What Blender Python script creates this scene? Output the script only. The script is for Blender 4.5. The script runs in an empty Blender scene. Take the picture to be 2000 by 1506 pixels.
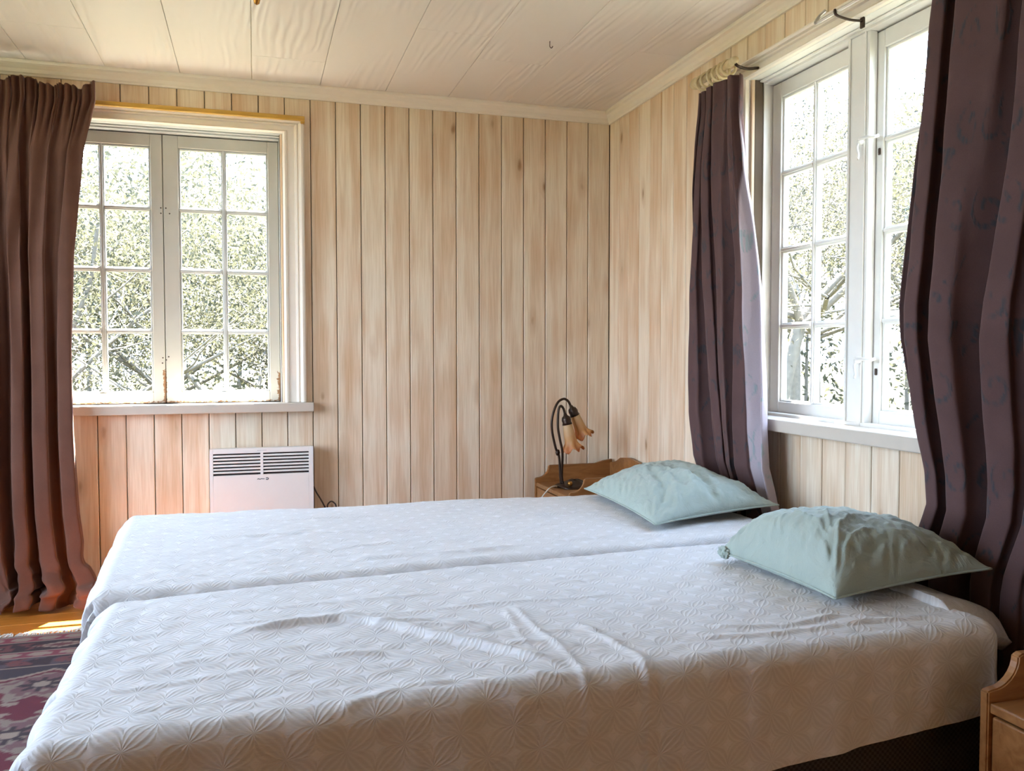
import bpy, bmesh, math, random
import numpy as np
from mathutils import Vector, Matrix, noise as mnoise

random.seed(7)
sc = bpy.context.scene
COL = sc.collection
PI = math.pi

# ------------------------------------------------------------------ camera
cam_d = bpy.data.cameras.new('camera')
cam_d.sensor_fit = 'HORIZONTAL'
cam_d.sensor_width = 36.0
cam_d.lens = 1653.8 / 2000 * 36.0
cam_d.clip_start = 0.05
cam_d.clip_end = 300
cam = bpy.data.objects.new('camera', cam_d)
COL.objects.link(cam)
Fv = Vector((0.29051, 0.95607, -0.03918)); Rv = Vector((0.956795, -0.290761, -0.000725)); Uv = Vector((0.012086, 0.03728, 0.999232))
cam.matrix_world = Matrix(((Rv.x, Uv.x, -Fv.x, -1.8345), (Rv.y, Uv.y, -Fv.y, -4.2330), (Rv.z, Uv.z, -Fv.z, 1.12), (0, 0, 0, 1)))
sc.camera = cam

# ------------------------------------------------------------------ sky, sun, exposure
EXPOSURE = 0.74
SKY = 10.0
SUN = 125.0
vs = sc.view_settings
vs.view_transform = 'Standard'
vs.look = 'None'
vs.gamma = 1.0
vs.use_curve_mapping = False
vs.exposure = EXPOSURE
world = bpy.data.worlds.new('sky')
sc.world = world
world.use_nodes = True
wn = world.node_tree
wn.nodes.clear()
wo = wn.nodes.new('ShaderNodeOutputWorld')
bg = wn.nodes.new('ShaderNodeBackground')
tc = wn.nodes.new('ShaderNodeTexCoord')
sx = wn.nodes.new('ShaderNodeSeparateXYZ')
rp = wn.nodes.new('ShaderNodeValToRGB')
rp.color_ramp.elements[0].position = 0.0
rp.color_ramp.elements[0].color = (0.66, 0.79, 1.0, 1)
rp.color_ramp.elements[1].position = 0.9
rp.color_ramp.elements[1].color = (0.43, 0.64, 1.0, 1)
wn.links.new(tc.outputs['Generated'], sx.inputs[0])
wn.links.new(sx.outputs['Z'], rp.inputs[0])
wn.links.new(rp.outputs[0], bg.inputs['Color'])
bg.inputs['Strength'].default_value = SKY
wn.links.new(bg.outputs[0], wo.inputs[0])
sun_d = bpy.data.lights.new('sun', 'SUN')
sun_d.energy = SUN
sun_d.angle = math.radians(0.6)
sun_d.color = (1.0, 0.93, 0.82)
sun = bpy.data.objects.new('sun', sun_d)
COL.objects.link(sun)
el, az = math.radians(72.5), math.radians(22)
sdir = Vector((math.sin(az) * math.cos(el), math.cos(az) * math.cos(el), math.sin(el)))
sun.rotation_euler = sdir.to_track_quat('Z', 'Y').to_euler()
sun.location = sdir * 30
try:
    sc.cycles.max_bounces = 8
    sc.cycles.diffuse_bounces = 5
    sc.cycles.transparent_max_bounces = 16
    sc.cycles.use_adaptive_sampling = True
    sc.cycles.adaptive_threshold = 0.12
    sc.cycles.sample_clamp_indirect = 12.0
    sc.cycles.caustics_reflective = False
    sc.cycles.caustics_refractive = False
except Exception:
    pass


def portal(name, loc, rot, sx_, sy_):
    d = bpy.data.lights.new(name, 'AREA')
    d.shape = 'RECTANGLE'
    d.size = sx_
    d.size_y = sy_
    d.cycles.is_portal = True
    o = bpy.data.objects.new(name, d)
    o.location = loc
    o.rotation_euler = rot
    COL.objects.link(o)


portal('daylight_portal', (-2.238, 0.16, 1.51), (-PI / 2, 0, 0), 1.1, 1.32)
portal('daylight_portal', (0.16, -1.89, 1.51), (PI / 2, 0, PI / 2), 1.1, 1.32)
portal('daylight_portal', (-4.12, -1.95, 1.40), (PI / 2, 0, -PI / 2), 2.7, 1.6)


# ------------------------------------------------------------------ helpers
def obj(name, me, mat=None, parent=None, loc=None, rot=None):
    o = bpy.data.objects.new(name, me)
    COL.objects.link(o)
    if mat is not None and me is not None and not me.materials:
        me.materials.append(mat)
    if parent is not None:
        o.parent = parent
    if loc is not None:
        o.location = loc
    if rot is not None:
        o.rotation_euler = rot
    return o


def empty(name, loc=(0, 0, 0), rot=(0, 0, 0)):
    o = bpy.data.objects.new(name, None)
    o.empty_display_size = 0.05
    o.location = loc
    o.rotation_euler = rot
    COL.objects.link(o)
    return o


def tag(o, label=None, cat=None, group=None, kind=None):
    if label: o['label'] = label
    if cat: o['category'] = cat
    if group: o['group'] = group
    if kind: o['kind'] = kind
    return o


def mesh_of(bm, smooth=False):
    me = bpy.data.meshes.new('m')
    bm.normal_update()
    bm.to_mesh(me)
    bm.free()
    if smooth:
        me.shade_smooth()
    return me


def pydata(v, f, smooth=False):
    me = bpy.data.meshes.new('m')
    me.from_pydata([tuple(p) for p in v], [], f)
    me.update()
    if smooth:
        me.shade_smooth()
    return me


def bx(bm, x0, x1, y0, y1, z0, z1):
    x0, x1 = min(x0, x1), max(x0, x1); y0, y1 = min(y0, y1), max(y0, y1); z0, z1 = min(z0, z1), max(z0, z1)
    v = [bm.verts.new(p) for p in ((x0, y0, z0), (x1, y0, z0), (x1, y1, z0), (x0, y1, z0), (x0, y0, z1), (x1, y0, z1), (x1, y1, z1), (x0, y1, z1))]
    for f in ((0, 3, 2, 1), (4, 5, 6, 7), (0, 1, 5, 4), (1, 2, 6, 5), (2, 3, 7, 6), (3, 0, 4, 7)):
        bm.faces.new([v[i] for i in f])


def box(x0, x1, y0, y1, z0, z1, bev=0.0, seg=2, smooth=False):
    bm = bmesh.new()
    bx(bm, x0, x1, y0, y1, z0, z1)
    if bev > 0:
        bmesh.ops.bevel(bm, geom=list(bm.edges), offset=bev, segments=seg, affect='EDGES', profile=0.5)
    return mesh_of(bm, smooth)


def boxes(lst, bev=0.0):
    bm = bmesh.new()
    for b in lst:
        bx(bm, *b)
    if bev > 0:
        bmesh.ops.bevel(bm, geom=list(bm.edges), offset=bev, segments=1, affect='EDGES')
    return mesh_of(bm)


def tube_bm(bm, pts, rad, n=10, cap=True):
    pts = [Vector(p) for p in pts]
    rads = rad if isinstance(rad, (list, tuple)) else [rad] * len(pts)
    rings = []
    up = None
    for i, p in enumerate(pts):
        t = (pts[min(i + 1, len(pts) - 1)] - pts[max(i - 1, 0)])
        t = t.normalized() if t.length > 1e-9 else Vector((0, 0, 1))
        if up is None:
            up = t.orthogonal().normalized()
        else:
            up = (up - t * up.dot(t))
            up = up.normalized() if up.length > 1e-6 else t.orthogonal().normalized()
        b = t.cross(up)
        rings.append([bm.verts.new(p + (up * math.cos(2 * PI * k / n) + b * math.sin(2 * PI * k / n)) * rads[i]) for k in range(n)])
    for a, c in zip(rings[:-1], rings[1:]):
        for k in range(n):
            bm.faces.new((a[k], a[(k + 1) % n], c[(k + 1) % n], c[k]))
    if cap:
        bm.faces.new(list(reversed(rings[0])))
        bm.faces.new(rings[-1])


def tube(pts, rad, n=10):
    bm = bmesh.new()
    tube_bm(bm, pts, rad, n)
    return mesh_of(bm, True)


def spline(pts, k=6):
    P = [Vector(p) for p in pts]
    out = []
    for i in range(len(P) - 1):
        a = P[max(i - 1, 0)]; b = P[i]; c = P[i + 1]; d = P[min(i + 2, len(P) - 1)]
        for j in range(k):
            t = j / k
            out.append(0.5 * ((2 * b) + (c - a) * t + (2 * a - 5 * b + 4 * c - d) * t * t + (3 * b - 3 * c + d - a) * t ** 3))
    out.append(P[-1])
    return out


def lathe(prof, n=24, mtx=None, ruffle=None, smooth=True):
    bm = bmesh.new()
    rings = []
    for (r, z) in prof:
        ring = []
        for k in range(n):
            a = 2 * PI * k / n
            rr, zz = r, z
            if ruffle: rr, zz = ruffle(r, z, a)
            p = Vector((rr * math.cos(a), rr * math.sin(a), zz))
            ring.append(bm.verts.new(mtx @ p if mtx else p))
        rings.append(ring)
    for a, c in zip(rings[:-1], rings[1:]):
        for k in range(n):
            bm.faces.new((a[k], a[(k + 1) % n], c[(k + 1) % n], c[k]))
    if prof[0][0] > 1e-5 and not ruffle: bm.faces.new(list(reversed(rings[0])))
    if prof[-1][0] > 1e-5 and not ruffle: bm.faces.new(rings[-1])
    bmesh.ops.recalc_face_normals(bm, faces=list(bm.faces))
    return mesh_of(bm, smooth)


def prism(outline, axis, a0, a1, bev=0.0):
    """outline: 2D list; axis 'x' -> (y,z) outline, 'y' -> (x,z), 'z' -> (x,y)"""
    def P(p, a):
        return {'x': (a, p[0], p[1]), 'y': (p[0], a, p[1]), 'z': (p[0], p[1], a)}[axis]
    bm = bmesh.new()
    A = [bm.verts.new(P(p, a0)) for p in outline]
    B = [bm.verts.new(P(p, a1)) for p in outline]
    n = len(outline)
    bm.faces.new(A); bm.faces.new(list(reversed(B)))
    for i in range(n):
        bm.faces.new((A[i], B[i], B[(i + 1) % n], A[(i + 1) % n]))
    bmesh.ops.recalc_face_normals(bm, faces=list(bm.faces))
    if bev > 0:
        bmesh.ops.bevel(bm, geom=[e for e in bm.edges if e.calc_face_angle(0) > 0.7], offset=bev, segments=2, affect='EDGES')
    return mesh_of(bm)


def grid_mesh(V, nu, nv, uv=None, smooth=True):
    """V: array (nu*nv,3) with index i*nv+j"""
    idx = np.arange(nu * nv).reshape(nu, nv)
    q = np.stack([idx[:-1, :-1], idx[1:, :-1], idx[1:, 1:], idx[:-1, 1:]], -1).reshape(-1, 4)
    me = bpy.data.meshes.new('m')
    me.vertices.add(len(V)); me.vertices.foreach_set('co', np.asarray(V, np.float32).ravel())
    me.loops.add(q.size); me.loops.foreach_set('vertex_index', q.ravel().astype(np.int32))
    me.polygons.add(len(q)); me.polygons.foreach_set('loop_start', (np.arange(len(q)) * 4).astype(np.int32))
    me.polygons.foreach_set('loop_total', np.full(len(q), 4, np.int32))
    me.update(calc_edges=True)
    if uv is not None:
        l = me.uv_layers.new(name='UVMap')
        l.data.foreach_set('uv', np.asarray(uv, np.float32)[q.ravel()].ravel())
    if smooth: me.shade_smooth()
    return me


def set_col(me, name, arr):
    a = me.color_attributes.new(name, 'FLOAT_COLOR', 'POINT')
    d = np.ones((len(arr), 4), np.float32)
    d[:, :arr.shape[1]] = arr
    a.data.foreach_set('color', d.ravel())


def vnoise(x, y, seed=0, scale=1.0):
    """smooth value noise for numpy arrays, range about -1..1"""
    rs = np.random.RandomState(seed)
    T = rs.rand(64, 64) * 2 - 1
    x = np.asarray(x) * scale; y = np.asarray(y) * scale
    xi = np.floor(x).astype(int); yi = np.floor(y).astype(int)
    fx = x - xi; fy = y - yi
    fx = fx * fx * fx * (fx * (fx * 6 - 15) + 10); fy = fy * fy * fy * (fy * (fy * 6 - 15) + 10)
    g = lambda a, b: T[a % 64, b % 64]
    return (g(xi, yi) * (1 - fx) + g(xi + 1, yi) * fx) * (1 - fy) + (g(xi, yi + 1) * (1 - fx) + g(xi + 1, yi + 1) * fx) * fy


def fbm(x, y, seed=0, scale=1.0, o=3):
    return sum(vnoise(x, y, seed + k, scale * 2 ** k) / 2 ** k for k in range(o))


def sstep(a, b, x):
    t = np.clip((np.asarray(x, float) - a) / (b - a), 0, 1)
    return t * t * (3 - 2 * t)


# ------------------------------------------------------------------ material helpers
class NT:
    def __init__(self, name):
        self.m = bpy.data.materials.new(name)
        self.m.use_nodes = True
        self.t = self.m.node_tree
        self.t.nodes.clear()
        self.out = self.n('ShaderNodeOutputMaterial')
        self.b = self.n('ShaderNodeBsdfPrincipled')
        self.l(self.b.outputs[0], self.out.inputs[0])

    def n(self, t, **kw):
        nd = self.t.nodes.new(t)
        for k, v in kw.items(): setattr(nd, k, v)
        return nd

    def l(self, a, b): self.t.links.new(a, b)

    def put(self, sock, v):
        if hasattr(v, 'is_linked'): self.l(v, sock)
        elif isinstance(v, (tuple, list)) and len(v) == 3 and sock.type == 'RGBA': sock.default_value = (*v, 1)
        else: sock.default_value = v

    def math(self, op, a, b=0.0, c=0.0):
        nd = self.n('ShaderNodeMath', operation=op)
        for s, v in zip(nd.inputs, (a, b, c)): self.put(s, v)
        return nd.outputs[0]

    def mix(self, f, a, b, mode='MIX'):
        nd = self.n('ShaderNodeMix', data_type='RGBA', blend_type=mode)
        self.put(nd.inputs[0], f); self.put(nd.inputs[6], a); self.put(nd.inputs[7], b)
        return nd.outputs[2]

    def ramp(self, f, stops):
        nd = self.n('ShaderNodeValToRGB')
        e = nd.color_ramp.elements
        while len(e) < len(stops): e.new(0.5)
        for i, (p, c) in enumerate(stops):
            e[i].position = p; e[i].color = (*c, 1) if isinstance(c, tuple) else (c, c, c, 1)
        self.l(f, nd.inputs[0])
        return nd.outputs[0]

    def coord(self, kind='Object', scale=(1, 1, 1), offset=None):
        c = self.n('ShaderNodeTexCoord').outputs[kind]
        mp = self.n('ShaderNodeMapping')
        mp.inputs['Scale'].default_value = scale
        self.l(c, mp.inputs[0])
        if offset is not None: self.l(offset, mp.inputs['Location'])
        return mp.outputs[0]

    def noise(self, vec, scale=5, detail=4, rough=0.5, dist=0.0):
        nd = self.n('ShaderNodeTexNoise')
        nd.inputs['Scale'].default_value = scale; nd.inputs['Detail'].default_value = detail
        nd.inputs['Roughness'].default_value = rough; nd.inputs['Distortion'].default_value = dist
        if vec is not None: self.l(vec, nd.inputs['Vector'])
        return nd.outputs['Fac']

    def bump(self, h, strength=0.3, dist=0.01):
        nd = self.n('ShaderNodeBump')
        nd.inputs['Strength'].default_value = strength; nd.inputs['Distance'].default_value = dist
        self.l(h, nd.inputs['Height'])
        self.l(nd.outputs[0], self.b.inputs['Normal'])

    def set(self, **kw):
        names = dict(color='Base Color', rough='Roughness', metal='Metallic', spec='Specular IOR Level', sheen='Sheen Weight', sheenr='Sheen Roughness', sheent='Sheen Tint', trans='Transmission Weight', ior='IOR', coat='Coat Weight', coatr='Coat Roughness', sss='Subsurface Weight')
        for k, v in kw.items(): self.put(self.b.inputs[names[k]], v)
        return self.m

    def rnd(self): return self.n('ShaderNodeObjectInfo').outputs['Random']


def plain(name, color, rough=0.5, var=0.06, scale=12, bump=0.05, **kw):
    t = NT(name)
    f = t.noise(t.coord('Object'), scale, 2)
    c = t.mix(f, tuple(v * (1 - var) for v in color), tuple(min(1, v * (1 + var)) for v in color))
    t.set(color=c, rough=rough, **kw)
    if bump: t.bump(f, bump, 0.005)
    return t.m


def mat_boards(name, white, tan, amt=1.0):
    t = NT(name)
    r = t.rnd()
    cv = t.n('ShaderNodeCombineXYZ')
    t.l(t.math('MULTIPLY', r, 37.0), cv.inputs[0]); t.l(t.math('MULTIPLY', r, 91.0), cv.inputs[1]); t.l(t.math('MULTIPLY', r, 53.0), cv.inputs[2])
    c1 = t.coord('Object', (13, 13, 0.75), cv.outputs[0])
    streak = t.noise(c1, 1.6, 3, 0.6, 0.4)
    c2 = t.coord('Object', (90, 90, 3.0), cv.outputs[0])
    grain = t.noise(c2, 2.0, 2, 0.6)
    c3 = t.coord('Object', (5, 5, 2.2), cv.outputs[0])
    blotch = t.noise(c3, 1.5, 1, 0.5)
    f = t.math('ADD', t.math('MULTIPLY', streak, 0.75), t.math('MULTIPLY', blotch, 0.35))
    f = t.math('ADD', f, t.math('MULTIPLY', t.math('SUBTRACT', r, 0.5), 0.22 * amt))
    base = t.ramp(f, [(0.32, tan), (0.50, tuple(0.5 * (a + b) for a, b in zip(white, tan))), (0.66, white)])
    base = t.mix(t.ramp(grain, [(0.35, 0.0), (0.62, 1.0)]), t.mix(1.0, base, (0.90, 0.87, 0.82), 'MULTIPLY'), base)
    vo = t.n('ShaderNodeTexVoronoi')
    vo.inputs['Scale'].default_value = 1.0
    c4 = t.coord('Object', (9, 9, 3.6), cv.outputs[0])
    dn = t.n('ShaderNodeTexNoise'); dn.inputs['Scale'].default_value = 4.0; dn.inputs['Detail'].default_value = 1.0
    t.l(c4, dn.inputs['Vector'])
    t.l(t.mix(0.12, c4, dn.outputs['Color'], 'ADD'), vo.inputs['Vector'])
    wn_ = t.n('ShaderNodeTexWhiteNoise'); t.l(vo.outputs['Color'], wn_.inputs['Vector'])
    keep = t.math('GREATER_THAN', wn_.outputs['Value'], 0.50)
    kd = t.math('MULTIPLY', t.ramp(vo.outputs['Distance'], [(0.04, 1.0), (0.13, 0.0)]), keep)
    halo = t.math('MULTIPLY', t.ramp(vo.outputs['Distance'], [(0.05, 1.0), (0.34, 0.0)]), keep)
    base = t.mix(t.math('MULTIPLY', halo, 0.6), base, tuple(v * 0.82 for v in tan))
    base = t.mix(t.math('MULTIPLY', kd, 0.75), base, (0.30, 0.15, 0.06))
    t.set(color=base, rough=0.62, spec=0.25)
    t.bump(grain, 0.10, 0.003)
    return t.m


M = {}
M['board'] = mat_boards('whitewashed_pine', (0.85, 0.73, 0.58), (0.67, 0.45, 0.28), 0.6)
M['backing'] = plain('joint_shadow_batten', (0.10, 0.07, 0.045), 0.9)
M['trim'] = plain('cream_paint', (0.86, 0.78, 0.68), 0.42, 0.03, 30, 0.04)
M['sillpaint'] = plain('worn_sill_paint', (0.56, 0.49, 0.41), 0.45, 0.05, 18, 0.05)
M['oldpaint'] = plain('aged_grey_white_paint', (0.52, 0.52, 0.50), 0.5, 0.06, 20, 0.05)
M['winpaint'] = plain('white_window_paint', (0.82, 0.80, 0.75), 0.4, 0.03, 30, 0.04)
M['plaster'] = mat_boards('plain_wall_paint', (0.84, 0.74, 0.61), (0.74, 0.60, 0.45))


def m_ceiling():
    t = NT('embossed_ceiling_paint')
    r = t.rnd()
    cv = t.n('ShaderNodeCombineXYZ')
    t.l(t.math('MULTIPLY', r, 61.0), cv.inputs[0]); t.l(t.math('MULTIPLY', r, 17.0), cv.inputs[1])
    c = t.coord('Object', (1, 0.16, 1), cv.outputs[0])
    w = t.n('ShaderNodeTexWave', wave_type='RINGS', rings_direction='Z')
    w.inputs['Scale'].default_value = 9; w.inputs['Distortion'].default_value = 9; w.inputs['Detail'].default_value = 2; w.inputs['Detail Scale'].default_value = 1.1
    t.l(c, w.inputs['Vector'])
    msk = t.ramp(t.noise(t.coord('Object', (3, 0.9, 1), cv.outputs[0]), 1.6, 2), [(0.45, 0.0), (0.6, 1.0)])
    h = t.math('MULTIPLY', w.outputs['Fac'], msk)
    t.set(color=(0.77, 0.71, 0.655), rough=0.42)
    t.bump(h, 0.5, 0.004)
    return t.m


M['ceiling'] = m_ceiling()


def m_floor():
    t = NT('varnished_pine_floor')
    r = t.rnd()
    cv = t.n('ShaderNodeCombineXYZ'); t.l(t.math('MULTIPLY', r, 41.0), cv.inputs[0])
    g = t.noise(t.coord('Object', (1.2, 22, 22), cv.outputs[0]), 2.5, 5, 0.6, 0.5)
    c = t.ramp(g, [(0.3, (0.48, 0.13, 0.015)), (0.7, (0.72, 0.27, 0.045))])
    c = t.mix(t.math('MULTIPLY', r, 0.35), c, (0.50, 0.15, 0.02))
    t.set(color=c, rough=0.28, coat=0.3, coatr=0.2)
    t.bump(g, 0.08, 0.003)
    return t.m


M['floor'] = m_floor()


def m_wood(name, a, b, rough=0.4):
    t = NT(name)
    g = t.noise(t.coord('Object', (3, 16, 16)), 2.2, 5, 0.6, 0.8)
    t.set(color=t.ramp(g, [(0.3, a), (0.7, b)]), rough=rough, coat=0.25, coatr=0.25)
    t.bump(g, 0.08, 0.003)
    return t.m


M['pine'] = m_wood('amber_varnished_pine', (0.22, 0.085, 0.022), (0.38, 0.17, 0.055))
M['rearpine'] = m_wood('honey_pine', (0.62, 0.42, 0.23), (0.76, 0.56, 0.34))
M['pinelight'] = m_wood('pale_turned_wood', (0.50, 0.38, 0.20), (0.68, 0.55, 0.34))
M['rodwood'] = m_wood('ochre_rod_finish', (0.50, 0.27, 0.03), (0.62, 0.36, 0.06), 0.35)


def m_sash():
    t = NT('worn_sash_paint')
    co = t.n('ShaderNodeTexCoord').outputs['Object']
    s = t.n('ShaderNodeSeparateXYZ'); t.l(co, s.inputs[0])
    x, z = s.outputs[0], s.outputs[2]
    nz = t.noise(t.coord('Object', (22, 10, 30)), 3.0, 4, 0.6)
    def near(v, c, w): return t.math('SUBTRACT', 1.0, t.math('DIVIDE', t.math('ABSOLUTE', t.math('SUBTRACT', v, c)), w))
    low = near(z, 0.885, 0.016)
    rj = t.math('MINIMUM', near(x, 0.522, 0.026), t.math('DIVIDE', t.math('SUBTRACT', 1.07, z), 0.08))
    mj = t.math('MINIMUM', near(x, -0.004, 0.020), t.math('DIVIDE', t.math('SUBTRACT', 1.10, z), 0.10))
    w = t.math('MAXIMUM', t.math('MULTIPLY', low, 0.8), t.math('MAXIMUM', rj, mj))
    w = t.math('MINIMUM', t.math('MAXIMUM', w, 0.0), 1.0)
    f = t.ramp(t.math('ADD', t.math('MULTIPLY', w, 0.55), t.math('MULTIPLY', nz, 0.8)), [(0.74, 0.0), (0.78, 1.0)])
    dn = t.noise(t.coord('Object'), 60, 3)
    wood = t.mix(dn, (0.10, 0.045, 0.02), (0.40, 0.20, 0.09))
    grime = t.noise(t.coord('Object', (4, 4, 1.5)), 3, 4)
    t.set(color=t.mix(f, t.mix(grime, (0.50, 0.475, 0.41), (0.60, 0.57, 0.50)), wood), rough=0.5)
    t.bump(f, -0.3, 0.004)
    return t.m


M['sash_worn'] = m_sash()


def m_glass():
    t = NT('window_glass')
    tr = t.n('ShaderNodeBsdfTransparent')
    tr.inputs[0].default_value = (0.97, 0.985, 0.98, 1)
    gl = t.n('ShaderNodeBsdfGlossy'); gl.inputs['Roughness'].default_value = 0.02
    lw = t.n('ShaderNodeLayerWeight'); lw.inputs[0].default_value = 0.5
    fac = t.math('ADD', t.math('MULTIPLY', t.math('POWER', lw.outputs['Facing'], 4.0), 0.5), 0.02)
    mx = t.n('ShaderNodeMixShader')
    t.l(fac, mx.inputs[0]); t.l(tr.outputs[0], mx.inputs[1]); t.l(gl.outputs[0], mx.inputs[2])
    t.l(mx.outputs[0], t.out.inputs[0])
    t.t.nodes.remove(t.b)
    return t.m


M['glass'] = m_glass()


def m_velvet(name, c, alt, lining=None):
    """damask velvet: 'pat' colour attribute R = woven figure, G = turned-back reverse side"""
    t = NT(name)
    at = t.n('ShaderNodeAttribute', attribute_name='pat')
    s = t.n('ShaderNodeSeparateColor'); t.l(at.outputs['Color'], s.inputs[0])
    n1 = t.noise(t.coord('Object'), 9, 4)
    n2 = t.noise(t.coord('Object'), 420, 2)
    base = t.mix(n1, tuple(v * 0.8 for v in c), tuple(v * 1.25 for v in c))
    base = t.mix(s.outputs[0], base, alt)
    if lining: base = t.mix(s.outputs[1], base, t.mix(s.outputs[0], lining[0], lining[1]))
    base = t.mix(t.math('MULTIPLY', n2, 0.5), base, t.mix(1.0, base, (1.5, 1.5, 1.5), 'MULTIPLY'))
    t.set(color=base, rough=0.85, spec=0.1, sheen=0.45, sheenr=0.35, sheent=(0.82, 0.62, 0.58))
    t.bump(t.math('ADD', t.math('MULTIPLY', n2, 0.4), s.outputs[0]), 0.35, 0.002)
    return t.m


M['velvet_plain'] = m_velvet('brown_velvet', (0.108, 0.050, 0.034), (0.12, 0.06, 0.05))
M['velvet_damask'] = m_velvet('plum_damask_velvet', (0.086, 0.048, 0.046), (0.040, 0.044, 0.050), ((0.40, 0.34, 0.37), (0.24, 0.31, 0.31)))


def m_sheet():
    t = NT('cream_jacquard_cotton')
    uv = t.n('ShaderNodeTexCoord').outputs['UV']
    mp = t.n('ShaderNodeMapping'); t.l(uv, mp.inputs[0])
    P = 0.066
    mp.inputs['Rotation'].default_value = (0, 0, math.radians(45))
    mp.inputs['Scale'].default_value = (1 / P, 1 / P, 1)
    # slight warp of the weave
    nz = t.n('ShaderNodeTexNoise'); nz.inputs['Scale'].default_value = 14; t.l(uv, nz.inputs['Vector'])
    wv = t.mix(0.10, mp.outputs[0], nz.outputs['Color'], 'ADD')
    sp = t.n('ShaderNodeSeparateXYZ'); t.l(wv, sp.inputs[0])
    u = t.math('FRACT', sp.outputs[0]); v = t.math('FRACT', sp.outputs[1])
    # petals along the lattice lines, their veins meeting at the lattice points
    def kcoord(p, q):
        e = t.math('MINIMUM', q, t.math('SUBTRACT', 1.0, q))
        w = t.math('ADD', t.math('MULTIPLY', t.math('MULTIPLY', p, t.math('SUBTRACT', 1.0, p)), 1.7), 0.015)
        return t.math('DIVIDE', e, w)
    k = t.math('MINIMUM', kcoord(u, v), kcoord(v, u))
    petal = t.ramp(k, [(0.82, 1.0), (0.92, 0.0)])
    vein = t.math('POWER', t.math('ABSOLUTE', t.math('COSINE', t.math('MULTIPLY', k, 8.5))), 3.0)
    ridge = t.math('MULTIPLY', vein, t.ramp(k, [(0.98, 1.0), (1.0, 0.0)]))
    mp2 = t.n('ShaderNodeMapping'); t.l(uv, mp2.inputs[0]); mp2.inputs['Scale'].default_value = (150, 520, 1)
    weave = t.noise(mp2.outputs[0], 1.0, 2)
    mp3 = t.n('ShaderNodeMapping'); t.l(uv, mp3.inputs[0]); mp3.inputs['Scale'].default_value = (3.5, 30, 1)
    crease = t.noise(mp3.outputs[0], 1.6, 3, 0.6, 0.6)
    h = t.math('ADD', t.math('MULTIPLY', ridge, 0.45), t.math('MULTIPLY', weave, 0.55))
    h = t.math('ADD', h, t.math('MULTIPLY', petal, 0.12))
    h = t.math('ADD', h, t.math('MULTIPLY', crease, 1.1))
    col = t.mix(t.math('MULTIPLY', petal, 0.52), (0.71, 0.695, 0.71), (0.50, 0.47, 0.445))
    col = t.mix(t.math('MULTIPLY', ridge, 0.4), col, (0.78, 0.775, 0.77))
    col = t.mix(t.math('MULTIPLY', weave, 0.3), col, (0.50, 0.46, 0.42))
    t.set(color=col, rough=0.85, spec=0.2, sheen=0.12)
    t.bump(h, 0.36, 0.0035)
    return t.m


M['sheet'] = m_sheet()


def m_pillow(name, c):
    t = NT(name)
    n = t.noise(t.coord('Object', (7, 7, 7)), 1.6, 5, 0.6, 0.8)
    wv = t.noise(t.coord('Object'), 500, 1)
    t.set(color=t.mix(n, tuple(v * 0.92 for v in c), tuple(v * 1.08 for v in c)), rough=0.75, sheen=0.15)
    t.bump(t.math('ADD', t.math('MULTIPLY', n, 1.0), t.math('MULTIPLY', wv, 0.05)), 0.45, 0.02)
    return t.m


M['pillow'] = m_pillow('sage_cotton', (0.33, 0.385, 0.335))


def m_base():
    t = NT('charcoal_box_fabric')
    ch = t.n('ShaderNodeTexChecker'); ch.inputs['Scale'].default_value = 160
    t.l(t.coord('Object'), ch.inputs['Vector'])
    t.set(color=t.mix(ch.outputs['Fac'], (0.018, 0.017, 0.019), (0.05, 0.048, 0.052)), rough=0.8)
    t.bump(ch.outputs['Fac'], 0.4, 0.002)
    return t.m


M['bedbase'] = m_base()
M['bronze'] = plain('dark_bronze', (0.055, 0.035, 0.025), 0.38, 0.2, 30, 0.1, metal=0.75)
M['metal'] = plain('steel', (0.55, 0.53, 0.5), 0.3, 0.05, 30, 0, metal=0.9)
M['whitemetal'] = plain('white_enamel', (0.80, 0.78, 0.74), 0.35, 0.03, 30, 0)
M['heater'] = plain('heater_enamel', (0.80, 0.765, 0.73), 0.4, 0.02, 20, 0)
M['slot'] = plain('slot_black', (0.03, 0.012, 0.01), 0.8, 0.1, 20, 0)
M['ink'] = plain('logo_ink', (0.02, 0.018, 0.016), 0.6, 0.1, 20, 0)
M['greyink'] = plain('grey_ink', (0.35, 0.33, 0.31), 0.6, 0.1, 20, 0)
M['cable'] = plain('dark_cable', (0.06, 0.035, 0.025), 0.5, 0.1, 20, 0)
M['cablewhite'] = plain('cream_cable', (0.75, 0.70, 0.62), 0.5, 0.05, 20, 0)
M['brass'] = plain('aged_brass', (0.45, 0.22, 0.05), 0.35, 0.15, 30, 0.05, metal=0.8)


def m_shade():
    t = NT('amber_art_glass')
    z = t.n('ShaderNodeTexCoord').outputs['Generated']
    s = t.n('ShaderNodeSeparateXYZ'); t.l(z, s.inputs[0])
    n = t.noise(t.coord('Object'), 40, 3)
    g = t.math('ADD', s.outputs[2], t.math('MULTIPLY', t.math('SUBTRACT', n, 0.5), 0.25))
    c = t.ramp(g, [(0.05, (0.72, 0.26, 0.10)), (0.4, (0.80, 0.46, 0.18)), (0.85, (0.85, 0.66, 0.38))])
    t.set(color=c, rough=0.45, sss=0.0)
    tl = t.n('ShaderNodeBsdfTranslucent'); t.l(c, tl.inputs[0])
    mx = t.n('ShaderNodeMixShader'); mx.inputs[0].default_value = 0.45
    t.l(t.b.outputs[0], mx.inputs[1]); t.l(tl.outputs[0], mx.inputs[2]); t.l(mx.outputs[0], t.out.inputs[0])
    return t.m


M['shade'] = m_shade()


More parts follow.
